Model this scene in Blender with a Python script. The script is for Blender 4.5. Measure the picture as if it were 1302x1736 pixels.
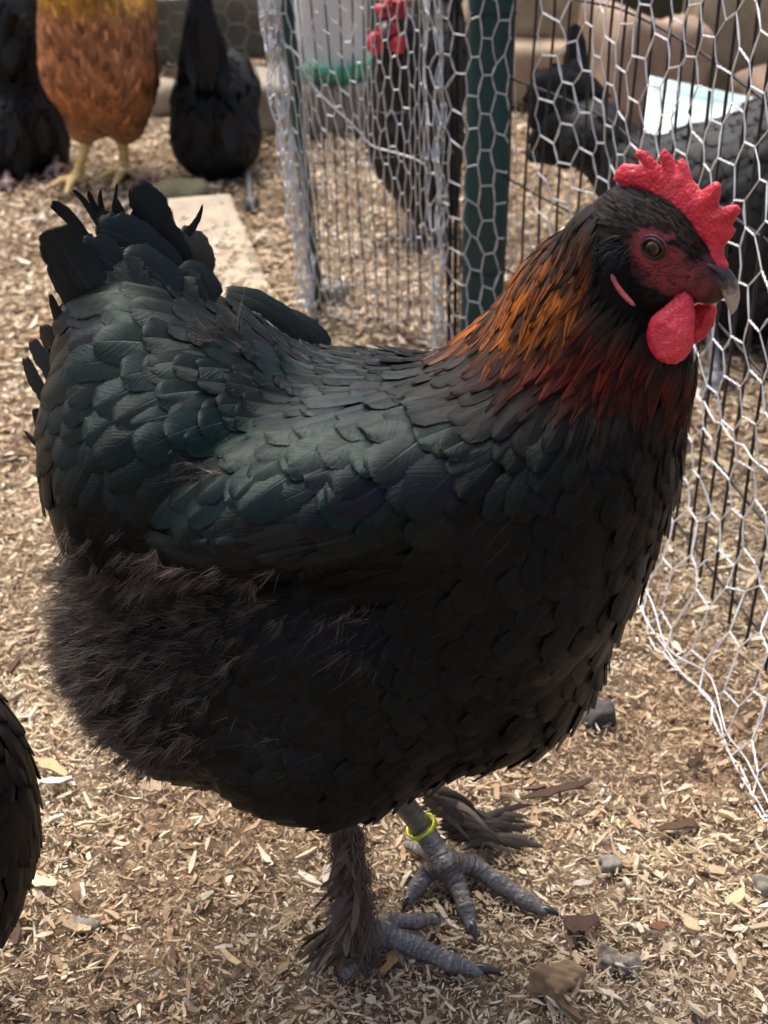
import bpy, math, random
import numpy as np
from mathutils import Vector

for o in list(bpy.data.objects):
    bpy.data.objects.remove(o, do_unlink=True)
rng = np.random.default_rng(7)
random.seed(7)
SC = bpy.context.scene
COL = SC.collection

# ------------------------------------------------------------------ camera
CH, PITCH, FPX = .72, math.radians(30), 2400.0
CP_, SP_ = math.cos(PITCH), math.sin(PITCH)
cam_d = bpy.data.cameras.new('camera')
cam = bpy.data.objects.new('camera', cam_d)
COL.objects.link(cam)
cam.location = (0, 0, CH)
cam.rotation_euler = (math.pi / 2 - PITCH, 0, 0)
cam_d.sensor_fit = 'VERTICAL'
cam_d.sensor_height = 36
cam_d.lens = 36 * FPX / 1736
cam_d.clip_start = .02
cam_d.clip_end = 300
cam_d.dof.use_dof = True
cam_d.dof.focus_distance = .80
cam_d.dof.aperture_fstop = 13.5
SC.camera = cam
# ------------------------------------------------------------------ light
SUN_EL, SUN_AZ = math.radians(62), math.radians(-35)     # azimuth from +Y towards +X
w = bpy.data.worlds.new('World')
SC.world = w
w.use_nodes = True
nt = w.node_tree
nt.nodes.clear()
sky = nt.nodes.new('ShaderNodeTexSky')
sky.sky_type = 'NISHITA'
sky.sun_disc = False
sky.sun_elevation = SUN_EL
sky.sun_rotation = SUN_AZ
sky.air_density = .55
sky.dust_density = 7.0
sky.ozone_density = .4
bg = nt.nodes.new('ShaderNodeBackground')
bg.inputs['Strength'].default_value = .15
wo = nt.nodes.new('ShaderNodeOutputWorld')
nt.links.new(sky.outputs[0], bg.inputs[0])
nt.links.new(bg.outputs[0], wo.inputs[0])
sd = bpy.data.lights.new('sun', 'SUN')
sd.energy = 1.3
sd.angle = math.radians(55)
sd.color = (1, .98, .94)
sun = bpy.data.objects.new('sun', sd)
COL.objects.link(sun)
sun.rotation_euler = Vector((math.sin(SUN_AZ) * math.cos(SUN_EL), math.cos(SUN_AZ) * math.cos(SUN_EL), math.sin(SUN_EL))).to_track_quat('Z', 'Y').to_euler()
SC.view_settings.view_transform = 'Standard'
SC.view_settings.look = 'None'
SC.view_settings.gamma = 1
SC.view_settings.use_curve_mapping = False
SC.view_settings.exposure = .97

# ------------------------------------------------------------------ measuring helpers (photo pixel -> place)
CAMP = np.array([0, 0, CH])


def ray(u, v):
    dx, dy = (u - 651) / FPX, (v - 868) / FPX
    return np.array([dx, CP_ - SP_ * dy, -SP_ - CP_ * dy])


def G(u, v, z=0.):
    d = ray(u, v)
    return CAMP + d * ((z - CH) / d[2])


def PY(u, v, Y):
    d = ray(u, v)
    return CAMP + d * (Y / d[1])


def scale_at(u, v, Y):                    # metres per photo pixel there
    return Y / ray(u, v)[1] / FPX


def proj(P):
    P = np.asarray(P) - CAMP
    dep = P[..., 1] * CP_ - P[..., 2] * SP_
    up = P[..., 1] * SP_ + P[..., 2] * CP_
    return 651 + FPX * P[..., 0] / dep, 868 - FPX * up / dep


def img_dir(dx, dy):                      # picture direction (y down) as a vector
    dx, dy = np.asarray(dx, float), np.asarray(dy, float)
    return np.stack([dx, -dy * SP_, -dy * CP_], -1)


def nrm(v):
    return v / (np.linalg.norm(v, axis=-1, keepdims=True) + 1e-12)


def wob(P, freq, seed, n=5):              # smooth pseudo noise in about -1..1
    r = np.random.default_rng(seed)
    P = np.asarray(P, float)
    acc = 0
    for i in range(n):
        k = r.normal(size=P.shape[-1])
        k *= freq * (0.6 + .9 * r.random()) * 2 * math.pi / np.linalg.norm(k)
        acc = acc + np.sin(P @ k + r.random() * 6.28)
    return acc / math.sqrt(n) / 1.2


# ------------------------------------------------------------------ mesh helpers
def mk(name, V, F, mat, parent=None, col=None, fuv=None, smooth=True):
    V = np.asarray(V, np.float32).reshape(-1, 3)
    F = np.asarray(F, np.int32)
    k = F.shape[1]
    m = bpy.data.meshes.new(name)
    m.vertices.add(len(V))
    m.vertices.foreach_set('co', V.ravel())
    m.loops.add(F.size)
    m.loops.foreach_set('vertex_index', F.ravel())
    m.polygons.add(len(F))
    m.polygons.foreach_set('loop_start', np.arange(0, F.size, k, dtype=np.int32))
    m.polygons.foreach_set('use_smooth', np.full(len(F), smooth, bool))
    if col is not None:
        c = np.ones((len(V), 4), np.float32)
        c[:, :3] = np.asarray(col).reshape(-1, 3)
        m.attributes.new('col', 'FLOAT_COLOR', 'POINT').data.foreach_set('color', c.ravel())
    if fuv is not None:
        m.attributes.new('fuv', 'FLOAT2', 'POINT').data.foreach_set('vector', np.asarray(fuv, np.float32).ravel())
    m.update(calc_edges=True)
    m.validate()
    m.materials.append(mat)
    o = bpy.data.objects.new(name, m)
    COL.objects.link(o)
    if parent is not None:
        o.parent = parent
    return o


def tag(o, label=None, cat=None, group=None, kind=None):
    for k, v in (('label', label), ('category', cat), ('group', group), ('kind', kind)):
        if v:
            o[k] = v
    return o


def empty(name, loc, label, cat, group=None):
    o = bpy.data.objects.new(name, None)
    COL.objects.link(o)
    o.empty_display_size = .03
    o['home'] = [float(c) for c in loc]
    tag(o, label, cat, group)
    return o


def settle(root):                         # move the Empty to the thing's base, parts stay where they are
    loc = Vector(root['home'])
    del root['home']
    root.location = loc
    for c in root.children:
        c.matrix_parent_inverse.identity()
        c.location = c.location - loc


def join(parts):                          # list of (V,F[,col[,fuv]]) -> one
    Vs, Fs, Cs, Us, n = [], [], [], [], 0
    for p in parts:
        V = np.asarray(p[0], float).reshape(-1, 3)
        Vs.append(V)
        Fs.append(np.asarray(p[1]) + n)
        n += len(V)
        if len(p) > 2 and p[2] is not None:
            Cs.append(np.asarray(p[2]).reshape(-1, 3))
        if len(p) > 3:
            Us.append(np.asarray(p[3]).reshape(-1, 2))
    return (np.concatenate(Vs), np.concatenate(Fs), np.concatenate(Cs) if Cs else None, np.concatenate(Us) if Us else None)


def tube(P, R, n=6, cap=True):
    P = np.asarray(P, float)
    m = len(P)
    R = np.broadcast_to(np.asarray(R, float), (m,))
    T = nrm(np.gradient(P, axis=0))
    ref = np.array([0, 0, 1.]) if abs(T[0, 2]) < .9 else np.array([1., 0, 0])
    a = nrm(np.cross(T[0], ref))
    V = []
    for i in range(m):
        a = nrm(a - T[i] * (a @ T[i]))
        b = np.cross(T[i], a)
        th = np.arange(n) * 2 * math.pi / n
        V.append(P[i] + R[i] * (np.cos(th)[:, None] * a + np.sin(th)[:, None] * b))
    V = np.concatenate(V)
    i = np.arange(m - 1)[:, None] * n
    j = np.arange(n)[None]
    F = np.stack([i + j, i + (j + 1) % n, i + n + (j + 1) % n, i + n + j], -1).reshape(-1, 4)
    if cap:
        jj = np.arange(n)
        rings = []
        for k, (p, s) in enumerate(((0, -1), (m - 1, 1))):
            rings.append(P[p] + (V[p * n:(p + 1) * n] - P[p]) * .25 + T[p] * s * R[p] * .5)
        base = len(V)
        V = np.vstack([V] + rings)
        F0 = np.stack([base + jj, base + (jj + 1) % n, (jj + 1) % n, jj], -1)
        F1 = np.stack([(m - 1) * n + jj, (m - 1) * n + (jj + 1) % n, base + n + (jj + 1) % n, base + n + jj], -1)
        F = np.vstack([F, F0, F1])
    return V, F


def surface_nets(f, lo, hi, h):
    lo, hi = np.asarray(lo, float), np.asarray(hi, float)
    n = np.ceil((hi - lo) / h).astype(int) + 1
    ax = [lo[i] + np.arange(n[i]) * h for i in range(3)]
    P = np.stack(np.meshgrid(*ax, indexing='ij'), -1)
    val = f(P.reshape(-1, 3)).reshape(n)
    ins = val < 0
    c = n - 1
    cnt = np.zeros(c, int)
    acc = np.zeros(tuple(c) + (3,))
    num = np.zeros(c)
    offs = [(i, j, k) for i in (0, 1) for j in (0, 1) for k in (0, 1)]
    sl = lambda o: tuple(slice(o[i], o[i] + c[i]) for i in range(3))
    for o in offs:
        for a in range(3):
            if o[a] == 0:
                q = list(o)
                q[a] = 1
                v0, v1 = val[sl(o)], val[sl(q)]
                x = (v0 < 0) != (v1 < 0)
                t = np.where(x, v0 / np.where(x, v0 - v1, 1), 0)
                pt = np.array(o, float) + np.zeros(tuple(c) + (3,))
                pt[..., a] += t
                acc += pt * x[..., None]
                num += x
    mix = num > 0
    idx = -np.ones(c, int)
    idx[mix] = np.arange(mix.sum())
    cell = np.argwhere(mix)
    V = lo + (cell + acc[mix] / num[mix][:, None]) * h
    F = []
    for a in range(3):
        b, d = (a + 1) % 3, (a + 2) % 3
        s0 = [slice(None)] * 3
        s1 = [slice(None)] * 3
        s0[a] = slice(0, n[a] - 1)
        s1[a] = slice(1, n[a])
        e = ins[tuple(s0)] != ins[tuple(s1)]
        q = np.argwhere(e)
        q = q[(q[:, b] >= 1) & (q[:, d] >= 1) & (q[:, b] < c[b]) & (q[:, d] < c[d])]
        g = []
        for db, dd in ((-1, -1), (0, -1), (0, 0), (-1, 0)):
            r = q.copy()
            r[:, b] += db
            r[:, d] += dd
            g.append(idx[r[:, 0], r[:, 1], r[:, 2]])
        g = np.stack(g, 1)
        fl = ~ins[q[:, 0], q[:, 1], q[:, 2]]
        g[fl] = g[fl][:, ::-1]
        F.append(g)
    F = np.concatenate(F)
    return V, F


def grad(f, P, e=1e-3):
    K = np.array([[1, -1, -1], [-1, -1, 1], [-1, 1, -1], [1, 1, 1.]])
    g = 0
    for k in K:
        g = g + k * f(P + k * e)[..., None]
    return nrm(g)


def blob_sdf(blobs, K=.010):
    C, R, A = [], [], []
    for (u, v, Y, rx, rz, ry, ti) in blobs:
        s = scale_at(u, v, Y)
        C.append(PY(u, v, Y))
        R.append(np.array([rx * s, ry, rz * s]))
        A.append(math.radians(ti))

    def f(P):
        acc = 0
        for c, r, t in zip(C, R, A):
            q = P - c
            ca, sa = math.cos(t), math.sin(t)
            a = np.stack([ca * q[..., 0] + sa * q[..., 2], q[..., 1], -sa * q[..., 0] + ca * q[..., 2]], -1)
            k0 = np.linalg.norm(a / r, axis=-1)
            k1 = np.linalg.norm(a / r ** 2, axis=-1) + 1e-9
            acc = acc + np.exp(-np.clip(k0 * (k0 - 1) / k1, -.1, .3) / K)
        return -K * np.log(acc + 1e-30)
    C, R = np.array(C), np.array(R)
    m = R.max(1, keepdims=True)
    f.lo, f.hi = (C - m).min(0) - .02, (C + m).max(0) + .02
    return f


def scatter_on(V, F, n):
    a, b, c, d = (V[F[:, i]] for i in range(4))
    ar = np.linalg.norm(np.cross(c - a, d - b), axis=1)
    k = rng.choice(len(F), n, p=ar / ar.sum())
    s, t = rng.random((2, n, 1))
    return (a[k] * (1 - s) + b[k] * s) * (1 - t) + (d[k] * (1 - s) + c[k] * s) * t


def poisson(P, r):
    cell = r.max()
    keys = np.floor(P / cell).astype(int)
    grid, keep = {}, []
    for i in range(len(P)):
        kx, ky, kz = keys[i]
        ok = True
        for x in (kx - 1, kx, kx + 1):
            for y in (ky - 1, ky, ky + 1):
                for z in (kz - 1, kz, kz + 1):
                    for j in grid.get((x, y, z), ()):
                        q = P[i] - P[j]
                        if q @ q < (min(r[i], r[j])) ** 2:
                            ok = False
                            break
                    if not ok:
                        break
                if not ok:
                    break
            if not ok:
                break
        if ok:
            keep.append(i)
            grid.setdefault((kx, ky, kz), []).append(i)
    return np.array(keep, int)


# feather outline: half width along s
def prof(s, point=0., root=.30):
    r = np.minimum(1, (s / root)) ** .5 * np.sqrt(np.clip(1 - np.clip((s - .62) / .38, 0, 1) ** 2.2, 0, 1))
    p = np.minimum(1, s / .3) ** .7 * np.clip(1 - np.clip((s - .3) / .7, 0, 1) ** 1.5, 0, 1)
    return np.maximum(r * (1 - point) + p * point, .03)


def grid_faces(ns, nt_):
    i = np.arange(ns)[:, None] * (nt_ + 1)
    j = np.arange(nt_)[None]
    return np.stack([i + j, i + j + 1, i + nt_ + 2 + j, i + nt_ + 1 + j], -1).reshape(-1, 4)


def grow(f, P, Dr, L, W, lift, ns=8, nt_=6, point=0., hug=.85, h0=.0003, camber=.12):
    """feathers that lie on the surface f=0; returns V (N,ns+1,nt+1,3)"""
    N = len(P)
    C, Nn, Dd = [], [], []
    p, d = P.copy(), Dr.copy()
    curl = rng.normal(0, .10, N)
    s = np.sin(np.linspace(0, 1, ns + 1) * math.pi / 2) ** .9
    ds = np.append(np.diff(s), 0)
    for i in range(ns + 1):
        n = grad(f, p)
        d = nrm(d - n * (n * d).sum(-1, keepdims=True))
        b = np.cross(n, d)
        d = nrm(d + b * (curl / ns)[:, None])
        C.append(p)
        Nn.append(n)
        Dd.append(d)
        p = p + d * (L * ds[i])[:, None]
        p = p - grad(f, p) * (f(p) * hug)[:, None]
    C, Nn, Dd = (np.stack(x, 1) for x in (C, Nn, Dd))
    B = np.cross(Nn, Dd)
    t = np.linspace(-1, 1, nt_ + 1)
    wd = prof(s, point)[None, :, None] * (1 + .05 * rng.normal(size=(N, ns + 1, 1)) * (s[None, :, None] > .4))
    sk = 1 + .12 * rng.normal(size=(N, 1, 1)) * np.sign(t)[None, None, :]
    q = C[:, :, None] + B[:, :, None] * (W[:, None, None] * wd * t[None, None] * sk)[..., None]
    # barbs sweep forward a little towards the edge
    q = q + Dd[:, :, None] * (W[:, None, None] * wd * .25 * (t ** 2)[None, None] * (1 - s)[None, :, None])[..., None]
    g = grad(f, q)
    q = q - g * (f(q) * .9)[..., None]
    hh = h0 + lift[:, None, None] * (s ** 1.4)[None, :, None] + camber * W[:, None, None] * (.4 + .6 * s)[None, :, None] * (1 - t ** 2)[None, None]
    hh = hh + .0003 * rng.normal(size=(N, 1, nt_ + 1)) * s[None, :, None] + .0007 * rng.random((N, 1, 1))
    q = q + g * hh[..., None]
    return q


def fuv_grid(N, ns, nt_):
    s, t = np.meshgrid(np.sin(np.linspace(0, 1, ns + 1) * math.pi / 2) ** .9, np.linspace(-1, 1, nt_ + 1), indexing='ij')
    return np.tile(np.stack([s, t], -1)[None], (N, 1, 1, 1))


def blade(base, tip, width, bow=(0, 0, 0), face=(0, -1, .4), col=(.012, .012, .013), ns=12, nt_=6, point=0., cup=.18, twist=0., fray=.04, tilt=0., root=.30):
    """a free feather from base to tip; bow = sideways bend, face = where its flat side looks"""
    base, tip, bow = (np.asarray(x, float) for x in (base, tip, bow))
    s = (np.sin(np.linspace(0, 1, ns + 1) * math.pi / 2) ** .9)[:, None]
    C = base + (tip - base) * s + bow * 4 * s * (1 - s)
    D = nrm(np.gradient(C, axis=0))
    n0 = nrm(np.asarray(face, float))
    n = nrm(n0 - D * (D @ n0)[:, None])
    B = np.cross(n, D)
    t = np.linspace(-1, 1, nt_ + 1)
    wd = prof(s[:, 0], point, root)
    wd = wd[:, None] * (1 + fray * rng.normal(size=(ns + 1, nt_ + 1)) * (abs(t) > .9))
    if ns >= 18:                          # split vane
        for _ in range(rng.integers(1, 4)):
            wd[rng.integers(6, ns - 3), 0 if rng.random() < .5 else nt_] *= rng.uniform(.72, .9)
    ang = twist * s[:, 0] + tilt
    B2 = B * np.cos(ang)[:, None] + n * np.sin(ang)[:, None]
    n2 = n * np.cos(ang)[:, None] - B * np.sin(ang)[:, None]
    V = C[:, None] + B2[:, None] * (width * wd * t)[..., None] + D[:, None] * (width * wd * .35 * t ** 2 * (1 - s))[..., None] - n2[:, None] * (width * cup * wd * t ** 2)[..., None]
    cc = np.broadcast_to(np.asarray(col, float), (ns + 1, nt_ + 1, 3)).reshape(-1, 3)
    return V.reshape(-1, 3), grid_faces(ns, nt_), cc, fuv_grid(1, ns, nt_).reshape(-1, 2)


def strands(P, D, L, W, col, seg=3, bend=.4):
    """tapered down filaments, all in one array"""
    N = len(P)
    s = np.linspace(0, 1, seg + 1)
    side = nrm(np.cross(D, rng.normal(size=(N, 3))))
    bv = nrm(rng.normal(size=(N, 3))) * (L * bend * rng.random(N))[:, None]
    bv[:, 2] -= L * .12
    C = P[:, None] + D[:, None] * (L[:, None] * s)[..., None] + bv[:, None] * (s ** 2)[None, :, None]
    w_ = (W[:, None] * (1 - .85 * s))[..., None] * side[:, None]
    V = np.stack([C - w_, C + w_], 2).reshape(-1, 3)
    b = np.arange(N)[:, None] * (2 * (seg + 1)) + 2 * np.arange(seg)[None]
    F = np.stack([b, b + 1, b + 3, b + 2], -1).reshape(-1, 4)
    c = np.repeat(np.asarray(col)[:, None], 2 * (seg + 1), 1).reshape(-1, 3)
    return V, F, c


# ------------------------------------------------------------------ material helpers
def new_mat(name):
    m = bpy.data.materials.new(name)
    m.use_nodes = True
    t = m.node_tree
    return m, t, t.nodes['Principled BSDF']


def N_(t, typ, **kw):
    n = t.nodes.new(typ)
    for k, v in kw.items():
        setattr(n, k, v)
    return n


def math_(t, op, a, b=None, c=None, clamp=False):
    n = N_(t, 'ShaderNodeMath', operation=op, use_clamp=clamp)
    for i, x in enumerate((a, b, c)):
        if x is None:
            continue
        if isinstance(x, (int, float)):
            n.inputs[i].default_value = x
        else:
            t.links.new(x, n.inputs[i])
    return n.outputs[0]


def mixc(t, fac, a, b, mode='MIX'):
    n = N_(t, 'ShaderNodeMix', data_type='RGBA', blend_type=mode)
    for i, x in ((0, fac), (6, a), (7, b)):
        if isinstance(x, (int, float)):
            n.inputs[i].default_value = x
        elif isinstance(x, tuple):
            n.inputs[i].default_value = x + (1,) if len(x) == 3 else x
        else:
            t.links.new(x, n.inputs[i])
    return n.outputs[2]


def noise(t, vec, scale, detail=4, rough=.55):
    n = N_(t, 'ShaderNodeTexNoise')
    n.inputs['Scale'].default_value = scale
    n.inputs['Detail'].default_value = detail
    n.inputs['Roughness'].default_value = rough
    if vec is not None:
        t.links.new(vec, n.inputs['Vector'])
    return n.outputs['Fac']


def ramp(t, fac, stops):
    n = N_(t, 'ShaderNodeValToRGB')
    e = n.color_ramp.elements
    while len(e) < len(stops):
        e.new(.5)
    for k, (p, c) in zip(e, stops):
        k.position = p
        k.color = (*c, 1)
    t.links.new(fac, n.inputs[0])
    return n.outputs[0]


def bump(t, b, h, dist, strength=1.):
    n = N_(t, 'ShaderNodeBump')
    n.inputs['Distance'].default_value = dist
    n.inputs['Strength'].default_value = strength
    t.links.new(h, n.inputs['Height'])
    t.links.new(n.outputs[0], b.inputs['Normal'])


def objco(t):
    return N_(t, 'ShaderNodeTexCoord').outputs['Object']


def mat_feather(name, rough=.31, spec=.19, tint=(.74, 1, .95), rachis=.35, barb=.4, soft=True, sf=95.):
    m, t, b = new_mat(name)
    at = N_(t, 'ShaderNodeAttribute', attribute_name='col')
    uv = N_(t, 'ShaderNodeAttribute', attribute_name='fuv')
    sp = N_(t, 'ShaderNodeSeparateXYZ')
    t.links.new(uv.outputs['Vector'], sp.inputs[0])
    s, tt = sp.outputs[0], math_(t, 'ABSOLUTE', sp.outputs[1])
    ph = math_(t, 'SUBTRACT', math_(t, 'MULTIPLY', s, 330.), math_(t, 'MULTIPLY', tt, 120.))
    oc = objco(t)
    ph = math_(t, 'ADD', ph, math_(t, 'MULTIPLY', noise(t, oc, 120, 2), 9.))
    wv = math_(t, 'SINE', ph)
    # a few split barbs
    cmb = N_(t, 'ShaderNodeCombineXYZ')
    t.links.new(math_(t, 'SUBTRACT', math_(t, 'MULTIPLY', s, 13.), math_(t, 'MULTIPLY', tt, 5.)), cmb.inputs[0])
    t.links.new(noise(t, oc, 30, 1), cmb.inputs[1])
    streak = noise(t, cmb.outputs[0], 1.6, 3, .6)
    line = math_(t, 'SUBTRACT', 1, math_(t, 'DIVIDE', tt, .055), clamp=True)
    line = math_(t, 'MULTIPLY', line, math_(t, 'SUBTRACT', 1.05, s, clamp=True))
    k = math_(t, 'ADD', .45, math_(t, 'MULTIPLY', streak, 1.1))
    k = math_(t, 'ADD', k, math_(t, 'MULTIPLY', wv, .10 * barb))
    c = mixc(t, 1., at.outputs['Color'], N_(t, 'ShaderNodeCombineColor').outputs[0], 'MULTIPLY')
    cc = c.node
    g = N_(t, 'ShaderNodeCombineColor')
    for i in range(3):
        t.links.new(k, g.inputs[i])
    t.links.new(g.outputs[0], cc.inputs[7])
    rc = mixc(t, 1., at.outputs['Color'], (.05, .05, .05), 'ADD')
    col = mixc(t, math_(t, 'MULTIPLY', line, rachis), c, rc)
    t.links.new(col, b.inputs['Base Color'])
    b.inputs['Roughness'].default_value = rough
    t.links.new(math_(t, 'ADD', rough - .10, math_(t, 'MULTIPLY', streak, .22)), b.inputs['Roughness'])
    b.inputs['Specular IOR Level'].default_value = spec
    b.inputs['Specular Tint'].default_value = (*tint, 1)
    hgt = math_(t, 'ADD', math_(t, 'MULTIPLY', wv, .35 * barb), math_(t, 'ADD', math_(t, 'MULTIPLY', line, 1.2), math_(t, 'MULTIPLY', streak, 1.2)))
    bump(t, b, hgt, .00022)
    if soft:                              # barbs come apart at the margin
        e = math_(t, 'MAXIMUM', math_(t, 'DIVIDE', math_(t, 'SUBTRACT', tt, .72), .28), math_(t, 'DIVIDE', math_(t, 'SUBTRACT', s, .86), .14))
        cm = N_(t, 'ShaderNodeCombineXYZ')
        t.links.new(math_(t, 'SUBTRACT', math_(t, 'MULTIPLY', s, sf), math_(t, 'MULTIPLY', tt, sf * .36)), cm.inputs[0])
        t.links.new(math_(t, 'MULTIPLY', noise(t, oc, 25, 0), 40.), cm.inputs[1])
        al = math_(t, 'LESS_THAN', e, math_(t, 'ADD', .12, math_(t, 'MULTIPLY', noise(t, cm.outputs[0], 1., 2), 1.15)))
        t.links.new(al, b.inputs['Alpha'])
    return m


def mat_attr(name, rough=.7, spec=.3, nscale=200., namp=.5, bmp=0., metallic=0., sheen=0., sss=0.):
    m, t, b = new_mat(name)
    at = N_(t, 'ShaderNodeAttribute', attribute_name='col')
    nz = noise(t, objco(t), nscale, 3)
    k = math_(t, 'ADD', 1 - namp / 2, math_(t, 'MULTIPLY', nz, namp))
    g = N_(t, 'ShaderNodeCombineColor')
    for i in range(3):
        t.links.new(k, g.inputs[i])
    t.links.new(mixc(t, 1., at.outputs['Color'], g.outputs[0], 'MULTIPLY'), b.inputs['Base Color'])
    b.inputs['Roughness'].default_value = rough
    b.inputs['Specular IOR Level'].default_value = spec
    b.inputs['Metallic'].default_value = metallic
    b.inputs['Sheen Weight'].default_value = sheen
    if sss:
        b.inputs['Subsurface Weight'].default_value = sss
        b.inputs['Subsurface Radius'].default_value = (.004, .0012, .0008)
    if bmp:
        bump(t, b, nz, bmp)
    return m


def mat_plain(name, col, rough=.6, spec=.4, nscale=40., amp=.3, bmp=.0, metallic=0., c2=None):
    m, t, b = new_mat(name)
    nz = noise(t, objco(t), nscale, 5, .6)
    c2 = c2 or tuple(c * (1 - amp) for c in col)
    t.links.new(ramp(t, nz, [(.3, c2), (.68, col)]), b.inputs['Base Color'])
    b.inputs['Roughness'].default_value = rough
    b.inputs['Specular IOR Level'].default_value = spec
    b.inputs['Metallic'].default_value = metallic
    if bmp:
        bump(t, b, nz, bmp)
    return m


def mat_flesh(name, c1, c2, fine=900., bmp=.0006):
    m, t, b = new_mat(name)
    oc = objco(t)
    vo = N_(t, 'ShaderNodeTexVoronoi')
    vo.inputs['Scale'].default_value = fine
    t.links.new(oc, vo.inputs['Vector'])
    n2 = noise(t, oc, 90, 4)
    h = math_(t, 'ADD', math_(t, 'MULTIPLY', vo.outputs['Distance'], -1.), math_(t, 'MULTIPLY', n2, .8))
    cr = noise(t, oc, 210, 3, .7)
    cr.node.inputs['Distortion'].default_value = 1.6
    h = math_(t, 'ADD', h, math_(t, 'MULTIPLY', cr, 1.8))
    fl = ramp(t, math_(t, 'ADD', math_(t, 'MULTIPLY', vo.outputs['Distance'], -.35), math_(t, 'ADD', n2, .12)), [(.25, c2), (.6, c1)])
    pale = math_(t, 'MULTIPLY', math_(t, 'SUBTRACT', noise(t, oc, 55, 3), .50, clamp=True), 2.4, clamp=True)
    t.links.new(mixc(t, pale, fl, tuple(min(1, c * 1.05 + .05) for c in c1)), b.inputs['Base Color'])
    b.inputs['Roughness'].default_value = .40
    b.inputs['Specular IOR Level'].default_value = .6
    b.inputs['Subsurface Weight'].default_value = .25
    b.inputs['Subsurface Radius'].default_value = (.003, .0008, .0006)
    b.inputs['Subsurface Scale'].default_value = 1.
    bump(t, b, h, bmp)
    return m


M_FEA = mat_feather('black_feather')
M_HACK = mat_feather('hackle_feather', .5, .22, (1, .9, .8), .15, .6)
M_TAIL = mat_feather('tail_feather', .32, .26, (.8, 1, .95), .45, .4, True, 190.)
M_MATT = mat_feather('breast_feather', .38, .14, (.9, 1, .97), .5, .4)
M_FAR = mat_feather('far_feather', .55, .22, (.9, 1, 1), .2, .3, False)
M_DOWN = mat_attr('down', .8, .25, 300, .6)
M_BODY = mat_plain('under_down', (.012, .011, .011), .9, .1, 80)
M_COMB = mat_flesh('comb_skin', (.70, .030, .060), (.44, .008, .022), 700, .0004)
M_FACE = mat_attr('face_skin', .55, .4, 600, .8, .0005, sss=.15)
M_LEG = None

# ------------------------------------------------------------------ the ground
def relief(x, y):
    P = np.stack([x, y], -1)
    z = .006 * wob(P, 2.2, 3) + .004 * wob(P, 5.5, 4) + .0022 * wob(P, 14., 5)
    # scraped hollow beside the fence, low heap under the wire
    z += -.012 * np.exp(-((x - .235) / .05) ** 2 - ((y - .95) / .13) ** 2)
    z += .010 * np.exp(-((x - .36) / .06) ** 2 - ((y - 1.0) / .3) ** 2)
    z += .020 * np.exp(-((x - (.292 - .12 * (y - .95))) / .022) ** 2) * np.exp(-((y - 1.0) / .28) ** 2)
    flat = np.exp(-(((x - .0) / .16) ** 2 + ((y - .69) / .11) ** 2) ** 2)
    return z * (1 - .75 * flat)


def chip_colors(n, x, y):
    pal = np.array([(.62, .50, .33), (.56, .43, .265), (.48, .35, .205), (.37, .25, .145), (.72, .62, .46), (.22, .135, .08), (.12, .075, .05), (.26, .14, .09), (.42, .33, .20)])
    wt = np.array([.25, .25, .18, .09, .10, .035, .02, .006, .07])
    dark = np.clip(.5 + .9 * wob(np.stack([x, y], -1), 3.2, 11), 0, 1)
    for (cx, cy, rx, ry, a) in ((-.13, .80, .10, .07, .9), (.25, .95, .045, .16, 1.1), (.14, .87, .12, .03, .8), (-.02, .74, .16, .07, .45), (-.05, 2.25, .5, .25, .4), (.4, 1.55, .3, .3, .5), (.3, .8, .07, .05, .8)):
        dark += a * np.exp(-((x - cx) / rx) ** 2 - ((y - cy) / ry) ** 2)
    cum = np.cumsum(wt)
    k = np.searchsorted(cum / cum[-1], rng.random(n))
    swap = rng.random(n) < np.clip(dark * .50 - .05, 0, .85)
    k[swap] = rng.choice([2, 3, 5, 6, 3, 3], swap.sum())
    c = pal[k] * (.8 + .4 * rng.random((n, 1))) * np.array([.95, .985, 1.05])
    return c


def strips(n, x, y, z, L, W, T, tilt, col, thick):
    """n bent wood chips"""
    yaw = rng.random(n) * 6.283
    pit = rng.normal(0, tilt, n)
    rol = rng.normal(0, tilt * 1.3, n)
    a = np.stack([np.cos(yaw) * np.cos(pit), np.sin(yaw) * np.cos(pit), np.sin(pit)], -1)
    b = np.stack([-np.sin(yaw) * np.cos(rol), np.cos(yaw) * np.cos(rol), np.sin(rol)], -1)
    nn = nrm(np.cross(a, b))
    bend = rng.normal(0, .10, n) * L
    sk = rng.normal(0, .22, n) * W
    st = np.array([-.5, .05, .5])
    wl = np.stack([.12 + .7 * rng.random(n), np.ones(n), .08 + .75 * rng.random(n)], 1)
    C = np.stack([x, y, z], -1)[:, None] + a[:, None] * (L[:, None] * st)[..., None] + nn[:, None] * (bend[:, None] * (st ** 2 * 4 - .5))[..., None] + b[:, None] * (sk[:, None] * np.array([-1, .4, 1]))[..., None]
    hw = (W[:, None] * wl * .5)[..., None] * b[:, None]
    if thick:
        th = (T[:, None] * .5)[..., None] * nn[:, None]
        V = np.stack([C - hw + th, C + hw + th, C + hw - th, C - hw - th], 2)   # n,3,4,3
        F = []
        for i in range(2):
            for j in range(4):
                F.append([i * 4 + j, i * 4 + (j + 1) % 4, (i + 1) * 4 + (j + 1) % 4, (i + 1) * 4 + j])
        F += [[0, 3, 2, 1], [8, 9, 10, 11]]
        m = 12
    else:
        V = np.stack([C - hw, C + hw], 2)
        F = [[0, 1, 3, 2], [2, 3, 5, 4]]
        m = 6
    F = (np.array(F)[None] + (np.arange(n) * m)[:, None, None]).reshape(-1, 4)
    return V.reshape(-1, 3), F, np.repeat(col[:, None], m, 1).reshape(-1, 3)


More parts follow.
